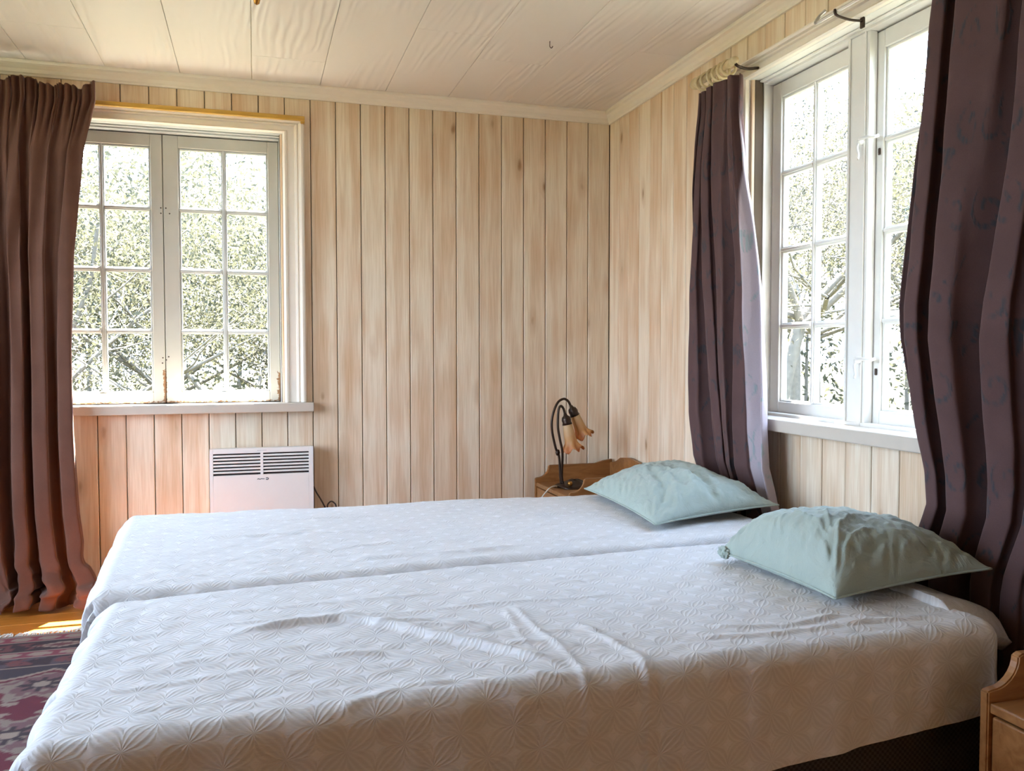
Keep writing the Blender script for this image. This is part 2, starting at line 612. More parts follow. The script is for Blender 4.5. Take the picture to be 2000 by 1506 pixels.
def m_leaf(name, a, b, tw=0.5):
    t = NT(name)
    n = t.noise(t.coord('Object'), 2.5, 3)
    c = t.mix(n, a, b)
    t.set(color=c, rough=0.6, spec=0.2)
    tl = t.n('ShaderNodeBsdfTranslucent'); t.l(c, tl.inputs[0])
    mx = t.n('ShaderNodeMixShader'); mx.inputs[0].default_value = tw
    t.l(t.b.outputs[0], mx.inputs[1]); t.l(tl.outputs[0], mx.inputs[2]); t.l(mx.outputs[0], t.out.inputs[0])
    return t.m


M['leaf'] = m_leaf('spring_leaf', (0.038, 0.039, 0.022), (0.075, 0.073, 0.047))
M['blossom'] = m_leaf('pale_blossom', (0.036, 0.035, 0.026), (0.066, 0.062, 0.05))
M['bark'] = plain('grey_bark', (0.13, 0.115, 0.095), 0.9, 0.35, 14, 0.5)


def m_lawn():
    t = NT('lawn_grass')
    n = t.noise(t.coord('Object'), 0.6, 6, 0.65)
    n2 = t.noise(t.coord('Object'), 30, 3)
    c = t.ramp(t.math('ADD', t.math('MULTIPLY', n, 0.7), t.math('MULTIPLY', n2, 0.3)), [(0.35, (0.028, 0.030, 0.015)), (0.62, (0.058, 0.060, 0.033))])
    t.set(color=c, rough=0.9)
    t.bump(n2, 0.5, 0.05)
    return t.m


M['lawn'] = m_lawn()
t = NT('rug_pile')
at = t.n('ShaderNodeAttribute', attribute_name='rug')
nn = t.noise(t.coord('Object'), 350, 2)
t.set(color=t.mix(t.math('MULTIPLY', nn, 0.4), at.outputs['Color'], (0.05, 0.02, 0.02)), rough=0.95)
t.bump(nn, 0.5, 0.003)
M['rug'] = t.m

# ------------------------------------------------------------------ room shell
RX, RY, RH = -4.0, -5.2, 2.395     # left wall x, rear wall y, ceiling height
PB = 0.12                          # board pitch
WIN1 = -2.238                      # window centres along their walls
WIN2 = -1.89
HW = 0.53                          # half width of window openings
ZB, ZT = 0.872, 2.150              # opening bottom and top

board_cache = {}


def board_mesh(w, h):
    key = (round(w, 4), round(h, 4))
    if key not in board_cache:
        c, th = 0.0028, 0.014
        a = w / 2 - 0.0018
        o = [(-a, th), (-a, c), (-a + c, 0), (a - c, 0), (a, c), (a, th)]
        bm = bmesh.new()
        A = [bm.verts.new((p[0], p[1], 0)) for p in o]
        B = [bm.verts.new((p[0], p[1], h)) for p in o]
        bm.faces.new(list(reversed(A))); bm.faces.new(B)
        for i in range(6):
            bm.faces.new((A[i], A[(i + 1) % 6], B[(i + 1) % 6], B[i]))
        bmesh.ops.recalc_face_normals(bm, faces=list(bm.faces))
        board_cache[key] = mesh_of(bm)
    return board_cache[key]


def board_wall(wall, joints, place, win, rng):
    """joints: descending coordinates along wall; place(c, z) -> (loc, rot)"""
    for a, b in zip(joints[:-1], joints[1:]):   # a > b
        hi, lo = win + HW, win - HW
        spans = []
        ov_hi, ov_lo = min(a, hi), max(b, lo)
        if ov_hi - ov_lo <= 0:
            spans.append((a, b, 0.0, RH))
        else:
            spans.append((a, b, 0.0, ZB - 0.03)); spans.append((a, b, ZT + 0.02, RH))
            if a - ov_hi > 0.006: spans.append((a, ov_hi, ZB - 0.03, ZT + 0.02))
            if ov_lo - b > 0.006: spans.append((ov_lo, b, ZB - 0.03, ZT + 0.02))
        for (s, e, z0, z1) in spans:
            loc, rot = place((s + e) / 2, z0)
            loc = Vector(loc)
            loc += Vector((0, rng.uniform(-0.0008, 0.0008), 0)) if rot == 0 else Vector((rng.uniform(-0.0008, 0.0008), 0, 0))
            obj('board', board_mesh(s - e, z1 - z0), M['board'], wall, loc, (0, 0, rot))


rng = random.Random(3)
# back wall (with window 1)
wb = obj('wall_back', boxes([(RX - .14, WIN1 - HW, 0.0146, 0.14, -0.1, RH + .1), (WIN1 + HW, 0.14, 0.0146, 0.14, -0.1, RH + .1),
                             (WIN1 - HW, WIN1 + HW, 0.0146, 0.14, -0.1, ZB - .03), (WIN1 - HW, WIN1 + HW, 0.0146, 0.14, ZT + .02, RH + .1)]), M['backing'])
tag(wb, 'pale whitewashed pine board wall with the left window', kind='structure')
jb = [0.0] + [-(0.0036 + PB * n) for n in range(1, 34)]
jb = [j for j in jb if j > RX] + [RX]
board_wall(wb, jb, lambda c, z: ((c, 0, z), 0), WIN1, rng)
# right wall (with window 2)
wr = obj('wall_right', boxes([(0.0146, 0.14, WIN2 + HW, 0.0146, -0.1, RH + .1), (0.0146, 0.14, RY - .14, WIN2 - HW, -0.1, RH + .1),
                              (0.0146, 0.14, WIN2 - HW, WIN2 + HW, -0.1, ZB - .03), (0.0146, 0.14, WIN2 - HW, WIN2 + HW, ZT + .02, RH + .1)]), M['backing'])
tag(wr, 'pale whitewashed pine board wall with the right window', kind='structure')
jr = [0.0] + [-(0.0037 + PB * n) for n in range(1, 46)]
jr = [j for j in jr if j > RY] + [RY]
board_wall(wr, jr, lambda c, z: ((0, c, z), -PI / 2), WIN2, rng)
# left wall with an unseen window added for daylight, rear wall
W3Y0, W3Y1, W3Z0, W3Z1 = -3.30, -0.60, 0.60, 2.20
wl = obj('wall_left', boxes([(RX - .14, RX, W3Y1, 0.0, -.1, RH + .1), (RX - .14, RX, RY - .14, W3Y0, -.1, RH + .1), (RX - .14, RX, W3Y0, W3Y1, -.1, W3Z0), (RX - .14, RX, W3Y0, W3Y1, W3Z1, RH + .1)]), M['plaster'])
tag(wl, 'pale left wall with an unseen added window', kind='structure')
wf = obj('wall_rear', box(RX - .14, 0.0, RY - .14, RY, -.1, RH + .1), M['rearpine'])
tag(wf, 'amber pine wall behind the viewer', kind='structure')

# floor planks
fl = obj('floor', box(RX, 0, RY, 0, -0.06, -0.021), M['backing'])
tag(fl, 'orange varnished pine plank floor', kind='structure')
pw = 0.115
pm = box(0, -RX - .002, -pw / 2 + 0.0008, pw / 2 - 0.0008, -0.02, 0.0, 0.0012, 1)
for i in range(int(-RY / pw) + 1):
    y = -pw / 2 - i * pw
    if y - pw / 2 < RY: break
    obj('plank', pm, M['floor'], fl, (RX + .001, y, rng.uniform(-.0005, .0)))

# ceiling panels
ce = obj('ceiling', box(RX, 0, RY, 0, RH + 0.0125, RH + 0.1), M['pinelight'])
tag(ce, 'white painted panel ceiling with embossed wood grain', kind='structure')
CW = 0.3125
xs = [0.0] + [-0.2695 - CW * k for k in range(13)]
xs = [x for x in xs if x > RX] + [RX]
ccache = {}
for k, (a, b) in enumerate(zip(xs[:-1], xs[1:])):
    off = {2: -0.62, 3: -0.885, 5: -0.38, 0: -0.9, 1: -1.5, 4: -1.62}.get(k, -0.5 - 0.37 * (k % 4))
    ys = [0.0]
    y = off
    while y > RY:
        ys.append(y); y -= 1.22
    ys.append(RY)
    for y0, y1 in zip(ys[:-1], ys[1:]):
        key = (round(a - b, 3), round(y0 - y1, 3))
        if key not in ccache:
            w, l = key
            ccache[key] = box(-w / 2 + .0007, w / 2 - .0007, -l / 2 + .0003, l / 2 - .0003, 0, 0.012, 0.0012, 1)
        obj('ceiling_panel', ccache[key], M['ceiling'], ce, ((a + b) / 2, (y0 + y1) / 2, RH + rng.uniform(-.0004, .0004)))


# crown mouldings with mitred ends
def crown(name, label, axis):
    prof = [(0, 0), (.010, 0), (.012, .007), (.017, .012), (.022, .026), (.034, .040), (.044, .046), (.046, .053), (.046, .0595), (0, .0595)]  # (out, up)
    z0 = RH - .06
    v, f = [], []
    ends = []
    if axis == 'x':
        ends = [[(RX + 0.0, -o, z0 + u) for o, u in prof], [(-o, -o, z0 + u) for o, u in prof]]
    else:
        ends = [[(-o, -o, z0 + u) for o, u in prof], [(-o, RY, z0 + u) for o, u in prof]]
    n = len(prof)
    v = ends[0] + ends[1]
    for i in range(n):
        f.append((i, (i + 1) % n, n + (i + 1) % n, n + i))
    f += [tuple(range(n)), tuple(range(2 * n - 1, n - 1, -1))]
    me = pydata(v, f)
    bm = bmesh.new(); bm.from_mesh(me); bmesh.ops.recalc_face_normals(bm, faces=list(bm.faces)); bm.to_mesh(me); bm.free()
    o = obj(name, me, M['trim'])
    tag(o, label, kind='structure')


crown('trim_1', 'white crown moulding along the back wall', 'x')
crown('trim_2', 'white crown moulding along the right wall', 'y')
tag(obj('baseboard_back', box(RX, -0.016, -0.016, -0.0012, 0.0005, 0.09, 0.003, 1), M['trim']), 'cream baseboard along the back wall', kind='structure')
tag(obj('baseboard_right', box(-0.016, -0.0012, RY, 0, 0.0005, 0.09, 0.003, 1), M['trim']), 'cream baseboard along the right wall', kind='structure')


# ------------------------------------------------------------------ windows
def ring_boxes(x0, x1, z0, z1, l, r, t, b, y0, y1):
    return [(x0, x0 + l, y0, y1, z0, z1), (x1 - r, x1, y0, y1, z0, z1), (x0 + l, x1 - r, y0, y1, z0, z0 + b), (x0 + l, x1 - r, y0, y1, z1 - t, z1)]


def make_window(name, label, loc, rot, worn, mullion, head_ext):
    W = empty(name, loc, (0, 0, rot))
    tag(W, label, kind='structure')
    paint = M['oldpaint'] if worn else M['winpaint']
    # jamb lining, stepped
    H1, H2 = HW + .012, HW - .004
    zt1, zt2 = ZT + .012, ZT - .004
    obj('jamb', boxes([(-H1 - .012, -H1, -.004, .05, ZB, zt1 + .012), (H1, H1 + .012, -.004, .05, ZB, zt1 + .012), (-H1, H1, -.004, .05, zt1, zt1 + .012),
                       (-H2 - .028, -H2, .05, .139, ZB - .02, zt2 + .028), (H2, H2 + .028, .05, .139, ZB - .02, zt2 + .028), (-H2, H2, .05, .139, zt2, zt2 + .028),
                       (-H2, H2, .05, .139, ZB - .02, ZB + .004)], 0.0015), paint, W)
    obj('rebate', boxes(ring_boxes(-H2, H2, ZB + .004, zt2, .016, .016, .016, .016, .1265, .1385) + ([] if mullion else [(-.014, .014, .1265, .1385, ZB + .004, zt2)])), M['cable'], W)
    # quarter bead where the lining steps in
    obj('stop_bead', boxes(ring_boxes(-H1 + .0005, H1 - .0005, ZB, zt1 - .0005, .007, .007, .007, .0005, .034, .0495), .002), paint, W)
    # moulded casing
    prof = [(0.0, -.001), (0.0, -.020), (.008, -.027), (.016, -.024), (.020, -.017), (.052, -.016), (.056, -.026), (.064, -.029), (.070, -.024), (.074, -.033), (.084, -.038), (.092, -.036), (.098, -.030), (.100, -.001)]
    n = len(prof)
    v, f = [], []
    hx, hz = H1 + .002, zt1 + .002
    for st in range(4):
        for o, y in prof:
            if st == 0: v.append((-hx - o, y, ZB + .008))
            elif st == 1: v.append((-hx - o, y, hz + o * .66))
            elif st == 2: v.append((hx + o, y, hz + o * .66))
            else: v.append((hx + o, y, ZB + .008))
    for st in range(3):
        for i in range(n):
            f.append((st * n + i, st * n + (i + 1) % n, (st + 1) * n + (i + 1) % n, (st + 1) * n + i))
    f += [tuple(range(n)), tuple(range(4 * n - 1, 3 * n - 1, -1))]
    me = pydata(v, f)
    bm = bmesh.new(); bm.from_mesh(me); bmesh.ops.recalc_face_normals(bm, faces=list(bm.faces)); bm.to_mesh(me); bm.free()
    obj('casing', me, M['trim'], W)
    # sill board with apron edge
    obj('sill', box(-HW - .14, HW + .145, -.062, .05, ZB - .036, ZB + .007, .004, 2), M['sillpaint'], W)
    if mullion:
        obj('mullion', boxes([(-.052, .052, .056, .086, ZB + .004, zt2), (-.028, .028, .086, .135, ZB + .004, zt2), (-.040, -.034, .050, .056, ZB + .004, zt2), (.034, .040, .050, .056, ZB + .004, zt2)], .0012), paint, W)
        obj('sill_bead', box(-H2, H2, .05, .082, ZB + .004, ZB + .018, .003, 2), paint, W)
    sp = M['sash_worn'] if worn else paint
    y0, y1 = .088, .126
    sz0, sz1 = ZB + .009, zt2 - .004
    spans = [(-H2 + .002, -.030, .056, .052), (.030, H2 - .002, .052, .056)] if mullion else [(-H2 + .002, -.0015, .049, .052), (.0015, H2 - .002, .067, .049)]
    for (xa, xb, l, r) in spans:
        tr, br = .056, .050
        S = obj('sash', boxes(ring_boxes(xa, xb, sz0, sz1, l, r, tr, br, y0, y1), .002), sp, W)
        gx0, gx1, gz0, gz1 = xa + l, xb - r, sz0 + br, sz1 - tr
        obj('glazing_bead', boxes(ring_boxes(gx0, gx1, gz0, gz1, .009, .009, .009, .007, y0 + .008, y0 + .028), .002), paint, S)
        mw = .024
        gm = (gx0 + gx1) / 2
        obj('muntin_bar', boxes([(gm - mw / 2, gm + mw / 2, y0 + .010, y1 - .004, gz0, gz1), (gm - .006, gm + .006, y0 + .004, y0 + .010, gz0, gz1)], .0018), paint, S)
        ph = (gz1 - gz0) / 4
        for i in range(1, 4):
            z = gz0 + i * ph
            for (p0, p1) in ((gx0, gm - mw / 2), (gm + mw / 2, gx1)):
                obj('muntin_bar', boxes([(p0, p1, y0 + .010, y1 - .004, z - mw / 2, z + mw / 2), (p0, p1, y0 + .004, y0 + .010, z - .006, z + .006)], .0018), paint, S)
        for i in range(4):
            za, zb = gz0 + i * ph + (mw / 2 if i else 0), gz0 + (i + 1) * ph - (mw / 2 if i < 3 else 0)
            for (p0, p1) in ((gx0, gm - mw / 2), (gm + mw / 2, gx1)):
                obj('pane', box(p0, p1, y0 + .018, y0 + .021, za, zb), M['glass'], S)
    return W


w1 = make_window('window_1', 'white paned window with peeling paint in the back wall', (WIN1, 0, 0), 0, True, False, 0)
w2 = make_window('window_2', 'white paned window with a centre post in the right wall', (0, WIN2, 0), -PI / 2, False, True, 0)
# nail holes on the worn meeting stiles of window 1, catches on the post of window 2
for (x, z) in ((.012, 1.80), (.028, 1.775), (-.010, 1.80), (-.010, 1.775), (-.012, 1.095), (.014, 1.10), (-.014, 1.07), (.003, 1.085)):
    obj('nail_hole', lathe([(0.0, 0.0), (.0035, .0003), (.0035, .0018), (0, .002)], 8, Matrix.Translation((x, .0878, z)) @ Matrix.Rotation(PI / 2, 4, 'X')), M['cable'], w1)
for zc in (1.80, 1.095):
    bm = bmesh.new()
    tube_bm(bm, spline([(.030, .050, zc), (.034, .036, zc + .004), (.052, .030, zc + .002), (.075, .034, zc + .002), (.088, .046, zc), (.092, .060, zc + .004)]), [.006] * 6 + [.0055] * 25, 8)
    tube_bm(bm, [(.030, .056, zc - .004), (.030, .040, zc - .004), (.030, .034, zc)], [.010, .009, .006], 10)
    tube_bm(bm, spline([(.030, .040, zc - .004), (.028, .032, zc - .02), (.030, .036, zc - .045), (.033, .030, zc - .06)]), .0042, 8)
    obj('window_catch', mesh_of(bm, True), M['whitemetal'], w2)
    obj('catch_plate', box(.062, .072, .083, .0879, zc - .05, zc - .028, .002, 1), M['cable'], w2)
bm = bmesh.new()
tube_bm(bm, [(-.085 + .019 * math.cos(a * PI / 12), .078, 1.745 + .017 * math.sin(a * PI / 12)) for a in range(25)], .0022, 6, False)
obj('pull_ring', mesh_of(bm, True), M['metal'], w2)

# unseen window added in the left wall to brighten the room with daylight
w3 = empty('fill_window', (RX, (W3Y0 + W3Y1) / 2, 0))
tag(w3, 'wide unseen window added in the left wall for daylight', kind='structure')
hh = (W3Y1 - W3Y0) / 2
obj('frame', boxes([(-.14, .02, -hh, -hh + .06, W3Z0, W3Z1), (-.14, .02, hh - .06, hh, W3Z0, W3Z1), (-.14, .02, -hh + .06, hh - .06, W3Z0, W3Z0 + .05), (-.14, .02, -hh + .06, hh - .06, W3Z1 - .05, W3Z1),
                    (-.12, -.06, -.03, .03, W3Z0 + .05, W3Z1 - .05)], .002), M['winpaint'], w3)
for s in (-1, 1):
    a, b = (.03, hh - .06) if s > 0 else (-hh + .06, -.03)
    obj('pane', box(-.095, -.091, a, b, W3Z0 + .05, W3Z1 - .05), M['glass'], w3)


# ------------------------------------------------------------------ beds and sheets
def dist_poly(x, y, pts):
    """distance to polyline, signed side, and parameter 0..1 along it"""
    best = np.full(x.shape, 1e9); side = np.zeros(x.shape); par = np.zeros(x.shape)
    P = np.array(pts, float)
    n = len(P) - 1
    for i in range(n):
        a, b = P[i], P[i + 1]
        d = b - a
        L2 = d @ d
        t = np.clip(((x - a[0]) * d[0] + (y - a[1]) * d[1]) / L2, 0, 1)
        px, py = a[0] + t * d[0], a[1] + t * d[1]
        dd = np.hypot(x - px, y - py)
        m = dd < best
        best = np.where(m, dd, best)
        side = np.where(m, np.sign(d[0] * (y - a[1]) - d[1] * (x - a[0])), side)
        par = np.where(m, (i + t) / n, par)
    return best, side, par


def make_sheet(name, corners, ztop, drops, wr, seed, r=0.036, ruffle=0.022, rf=52, step=0.0048):
    """corners: foot_far, foot_near, head_far, head_near outline of the mattress top (x,y).
    drops: foot, head, far, near cloth lengths over the edge (near may be a function of s in 0..1)"""
    ff, fn, hf, hn = [np.array(c, float) for c in corners]
    L = float(np.linalg.norm(hf - ff)); W = float(np.linalg.norm(fn - ff))
    df, dh, da, dn = drops
    inset = r * 0.85
    us = np.arange(-df, L + dh + step, step); vs_ = np.arange(-da, W + 0.30 + step, step)
    U, V = np.meshgrid(us, vs_, indexing='ij')
    near = dn(np.clip(U / L, 0, 1)) if callable(dn) else np.full_like(U, dn)
    Vn = np.where(V > W, W + (V - W) / 0.30 * near, V)   # hem follows the requested drop
    uc = np.clip(U, inset, L - inset); vc = np.clip(Vn, inset, W - inset)
    ex, ey = U - uc, Vn - vc
    Lm = np.maximum(np.abs(ex), np.abs(ey)); hp = np.hypot(ex, ey) + 1e-9
    dx, dy = ex / hp, ey / hp
    ang = np.clip(Lm / r, 0, PI / 2)
    out = r * np.sin(ang); down = r * (1 - np.cos(ang)) + np.maximum(Lm - r * PI / 2, 0)
    # puckers of the elasticated foot end and light ripples on the sides
    ru = ruffle * sstep(0.012, 0.09, Lm) * (np.sin(Vn * rf + 3 * vnoise(Vn, 0 * Vn, seed + 5, 9)) + 0.6 * vnoise(Vn, U * .3, seed + 6, 26)) * (np.abs(dx) > 0.6) * (U < L / 2)
    rs = 0.006 * sstep(0.04, 0.2, Lm) * fbm(U, Vn, seed + 8, 5) * (np.abs(dy) > 0.6)
    rs = rs + 0.004 * sstep(0.01, 0.05, Lm) * vnoise(U, Vn * .4, seed + 9, 17) * (dy > 0.6)
    out = out + ru + rs
    s = (uc + dx * out) / L; t_ = (vc + dy * out) / W
    X = (ff[0] * (1 - s) + hf[0] * s) * (1 - t_) + (fn[0] * (1 - s) + hn[0] * s) * t_
    Y = (ff[1] * (1 - s) + hf[1] * s) * (1 - t_) + (fn[1] * (1 - s) + hn[1] * s) * t_
    topw = 1 - sstep(0.0, 0.09, Lm)
    Z = ztop - down
    Z += topw * (0.0035 * fbm(U, Vn, seed, 2.5) + 0.0018 * fbm(U * .35, Vn, seed + 2, 22) + 0.0010 * fbm(U * .6, Vn, seed + 3, 60, 2))
    Z += 0.004 * sstep(0.02, 0.1, Lm) * fbm(U, Vn, seed + 4, 7)
    for (pts, h, w, asym) in wr:
        d, sd, par = dist_poly(X, Y, pts)
        env = sstep(0, .12, par) * (1 - sstep(.85, 1, par))
        ww = np.where(sd < 0, w, w * asym)
        Z += h * env * np.exp(-(d / ww) ** 2)
        Y = Y - (0.35 * h) * env * np.exp(-(d / (w * 1.2)) ** 2)
    Vv = np.stack([X, Y, Z], -1).reshape(-1, 3)
    uv = np.stack([U, Vn], -1).reshape(-1, 2)
    me = grid_mesh(Vv, U.shape[0], U.shape[1], uv)
    bm = bmesh.new(); bm.from_mesh(me)
    if sum(f.normal.z for f in list(bm.faces)[::997]) < 0:
        bmesh.ops.reverse_faces(bm, faces=list(bm.faces))
    bm.to_mesh(me); bm.free()
    o = obj(name, me, M['sheet'])
    return o


BZ = 0.552
near_c = ((-2.165, -2.112), (-2.165, -2.895), (-0.345, -1.985), (-0.335, -2.845))
far_c = ((-2.262, -1.060), (-2.208, -2.085), (-0.200, -1.105), (-0.215, -1.955))
wr_near = [
    ([(-1.92, -2.47), (-1.80, -2.44), (-1.74, -2.43), (-1.67, -2.43), (-1.62, -2.46), (-1.56, -2.52), (-1.5, -2.59), (-1.45, -2.64), (-1.4, -2.7), (-1.34, -2.78), (-1.29, -2.85)], .014, .011, 2.2),
    ([(-1.75, -2.63), (-1.67, -2.64), (-1.6, -2.66), (-1.53, -2.72), (-1.44, -2.78), (-1.37, -2.84), (-1.29, -2.87)], .005, .006, 3.0),
    ([(-1.72, -2.88), (-1.67, -2.86), (-1.59, -2.83), (-1.51, -2.83), (-1.45, -2.86), (-1.38, -2.89)], .004, .006, 3.0),
    ([(-1.57, -2.47), (-1.48, -2.49), (-1.43, -2.54), (-1.36, -2.6)], .006, .007, 2.6),
    ([(-1.62, -2.50), (-1.55, -2.50), (-1.46, -2.53), (-1.38, -2.56)], .004, .006, 2.6),
    ([(-1.29, -2.42), (-1.29, -2.62), (-1.28, -2.76), (-1.29, -2.95)], .005, .007, 1.5),
    ([(-1.31, -2.44), (-1.33, -2.60), (-1.34, -2.74)], .003, .006, 1.5),
    ([(-1.2, -2.59), (-1.18, -2.71), (-1.16, -2.82), (-1.17, -2.93)], .006, .008, 1.5),
    ([(-2.05, -2.39), (-1.67, -2.4), (-1.55, -2.42), (-1.43, -2.42), (-1.29, -2.41), (-1.13, -2.42), (-0.89, -2.41)], .003, .006, 1.4),
    ([(-1.38, -2.67), (-1.29, -2.69), (-1.24, -2.74)], .005, .007, 2.0),
    ([(-1.30, -2.62), (-1.22, -2.64), (-1.12, -2.70)], .004, .006, 2.0),
    ([(-2.1, -2.70), (-1.95, -2.69), (-1.78, -2.67)], .0022, .007, 2.4),
    ([(-2.05, -2.80), (-1.9, -2.80), (-1.76, -2.77)], .0022, .007, 2.4),
    ([(-2.0, -2.60), (-1.88, -2.58), (-1.70, -2.57)], .002, .007, 2.4),
    ([(-1.05, -2.75), (-.85, -2.78), (-.6, -2.76), (-.42, -2.78)], .006, .009, 1.8),
    ([(-.95, -2.70), (-.80, -2.74), (-.62, -2.71)], .005, .008, 1.8),
    ([(-1.95, -2.30), (-1.6, -2.31), (-1.25, -2.29)], .0025, .007, 1.8),
]
wr_far = [
    ([(-2.1, -1.53), (-1.68, -1.55), (-1.49, -1.57), (-1.3, -1.59)], .005, .012, 1.8),
    ([(-2.0, -1.30), (-1.75, -1.32), (-1.4, -1.30)], .004, .010, 1.6),
    ([(-1.9, -1.72), (-1.65, -1.78), (-1.45, -1.74), (-1.2, -1.80)], .006, .018, 1.8),
    ([(-1.1, -1.45), (-.85, -1.47), (-.62, -1.44)], .005, .010, 1.6),
    ([(-1.0, -1.88), (-.8, -1.86), (-.55, -1.90)], .006, .016, 1.6),
    ([(-1.6, -1.90), (-1.35, -1.93), (-1.1, -1.92)], .007, .016, 1.6),
]
sh_n = make_sheet('bed_sheet', near_c, BZ, (.30, .10, .22, lambda s: .300 - .125 * s), wr_near, 11)
tag(sh_n, 'cream jacquard sheet with a long wrinkle, draped over the nearer bed', 'bed sheet', 'sheets on the two beds')
sh_f = make_sheet('bed_sheet', far_c, BZ + .004, (.30, .10, .24, .20), wr_far, 23, ruffle=.018, rf=115)
tag(sh_f, 'cream jacquard sheet drawn over the farther bed under the window', 'bed sheet', 'sheets on the two beds')
# loose end of the near sheet lying over the gap towards the wall
nu, nv = 40, 60
uu, vv = np.meshgrid(np.linspace(0, 1, nu), np.linspace(0, 1, nv), indexing='ij')
fx = -0.39 + .19 * uu
fy = -1.965 - (.810 - .05 * uu) * vv
fz = BZ - .010 - .055 * uu ** 1.6 - .05 * sstep(.90, 1.0, vv) ** 2 + .004 * fbm(fx, fy, 4, 9)
sheet_tail = grid_mesh(np.stack([fx, fy, fz], -1).reshape(-1, 3), nu, nv, np.stack([fx, fy], -1).reshape(-1, 2))
so = obj('sheet_tail', sheet_tail, M['sheet'], sh_n)
md = so.modifiers.new('thick', 'SOLIDIFY'); md.thickness = .03; md.offset = -1


def make_bed(corners, label, head_x):
    ff, fn, hf, hn = corners
    x0 = max(ff[0], fn[0]) + .05
    x1 = head_x
    ya, yb = min(ff[1], hf[1]) - .03, max(fn[1], hn[1]) + .03
    B = empty('bed', ((x0 + x1) / 2, (ya + yb) / 2, 0))
    ox, oy = -(x0 + x1) / 2, -(ya + yb) / 2
    tag(B, label, 'bed', 'two single beds pushed together')
    obj('base', box(x0 + ox, x1 + ox, yb + oy, ya + oy, .09, .36, .015, 2), M['bedbase'], B)
    obj('mattress', box(x0 + .01 + ox, x1 - .06 + ox, yb + .01 + oy, ya - .01 + oy, .361, .50, .04, 3, True), M['whitemetal'], B)
    leg = lathe([(.022, 0.001), (.028, .02), (.028, .09)], 12)
    for (lx, ly) in ((x0 + .15, ya - .12), (x0 + .15, yb + .12), (x1 - .15, ya - .12), (x1 - .15, yb + .12)):
        obj('leg', leg, M['bronze'], B, (lx + ox, ly + oy, .0115 if lx < -1.25 else 0))
    return B


make_bed(near_c, 'dark fabric box bed nearest the viewer, under the wrinkled sheet', -.24)
make_bed(far_c, 'box bed farther from the viewer, under the smoother sheet', -.24)


# ------------------------------------------------------------------ pillows
def make_pillow(name, label, c, zc, H, seed, crease=None, n=130, lift=None, pw=2.4):
    """c: four base corners (x,y): u-v-, u+v-, u+v+, u-v+ ; zc: four corner heights; H: half thickness"""
    P = empty(name, (np.mean([p[0] for p in c]), np.mean([p[1] for p in c]), min(zc)))
    tag(P, label, 'pillow', 'sage green pillows')
    ox, oy, oz = P.location
    u = np.linspace(-1, 1, n); U, V = np.meshgrid(u, u, indexing='ij')
    # edges bow in between the corners
    k = 0.075
    Ub = U * (1 - k * (1 - V * V) * np.abs(U) ** 3); Vb = V * (1 - k * (1 - U * U) * np.abs(V) ** 3)
    a = [(1 - Ub) * (1 - Vb) / 4, (1 + Ub) * (1 - Vb) / 4, (1 + Ub) * (1 + Vb) / 4, (1 - Ub) * (1 + Vb) / 4]
    X = sum(w * p[0] for w, p in zip(a, c)); Y = sum(w * p[1] for w, p in zip(a, c)); Z0 = sum(w * z for w, z in zip(a, zc))
    e = np.clip((1 - np.abs(U) ** np.where(U < 0, pw, 2.2)), 0, 1) ** .55 * np.clip((1 - np.abs(V) ** 2.4), 0, 1) ** .55
    rad = np.hypot(np.abs(U) - 1, np.abs(V) - 1)
    ang = np.arctan2(np.abs(V) - 1, np.abs(U) - 1)
    wrk = 0.0045 * np.exp(-(rad / .55) ** 2) * np.sin(ang * 17 + 4 * vnoise(U, V, seed, 2)) * sstep(.02, .25, rad)
    edge = np.minimum(1 - np.abs(U), 1 - np.abs(V))
    pk = 0.0045 * np.exp(-(edge / .16) ** 2) * np.sin((U * 1.0 + V * 1.3) * 26 + 5 * vnoise(U, V, seed + 1, 3))
    big = 0.010 * fbm(U, V, seed + 3, 1.2) + 0.004 * fbm(U, V, seed + 4, 5, 2)
    fine = .0035 * fbm(U + V * .4, V, seed + 6, 11, 2)
    top = Z0 + H[0] * e + (wrk + pk + big + fine) * np.minimum(1, e * 2.2) * (e > 0)
    if lift is not None: top += lift(U, V) * e
    if crease is not None:
        for (pts, h, w) in crease:
            d, sd, par = dist_poly(U, V, pts)
            top += h * sstep(0, .15, par) * (1 - sstep(.8, 1, par)) * np.exp(-(d / w) ** 2) * np.minimum(1, e * 2)
    bot = Z0 - H[1] * e
    idx = np.arange(n * n).reshape(n, n)
    vt = np.stack([X - ox, Y - oy, top - oz], -1).reshape(-1, 3); vb = np.stack([X - ox, Y - oy, bot - oz], -1).reshape(-1, 3)
    q = np.stack([idx[:-1, :-1], idx[1:, :-1], idx[1:, 1:], idx[:-1, 1:]], -1).reshape(-1, 4)
    me = pydata(np.concatenate([vt, vb]), [tuple(f) for f in q.tolist()] + [tuple(reversed([i + n * n for i in f])) for f in q.tolist()])
    bm = bmesh.new(); bm.from_mesh(me); bmesh.ops.remove_doubles(bm, verts=list(bm.verts), dist=.0006)
    bmesh.ops.recalc_face_normals(bm, faces=list(bm.faces)); bm.to_mesh(me); bm.free()
    me.shade_smooth()
    obj('pillowcase', me, M['pillow'], P)
    # corded seam round the edge
    ring = [idx[i, 0] for i in range(n)] + [idx[n - 1, j] for j in range(1, n)] + [idx[i, n - 1] for i in range(n - 2, -1, -1)] + [idx[0, j] for j in range(n - 2, 0, -1)]
    pts = [vt[i] for i in ring[::3]]
    bm = bmesh.new(); tube_bm(bm, pts + [pts[0]], .0030, 6, False)
    obj('seam', mesh_of(bm, True), M['pillow'], P)
    return P


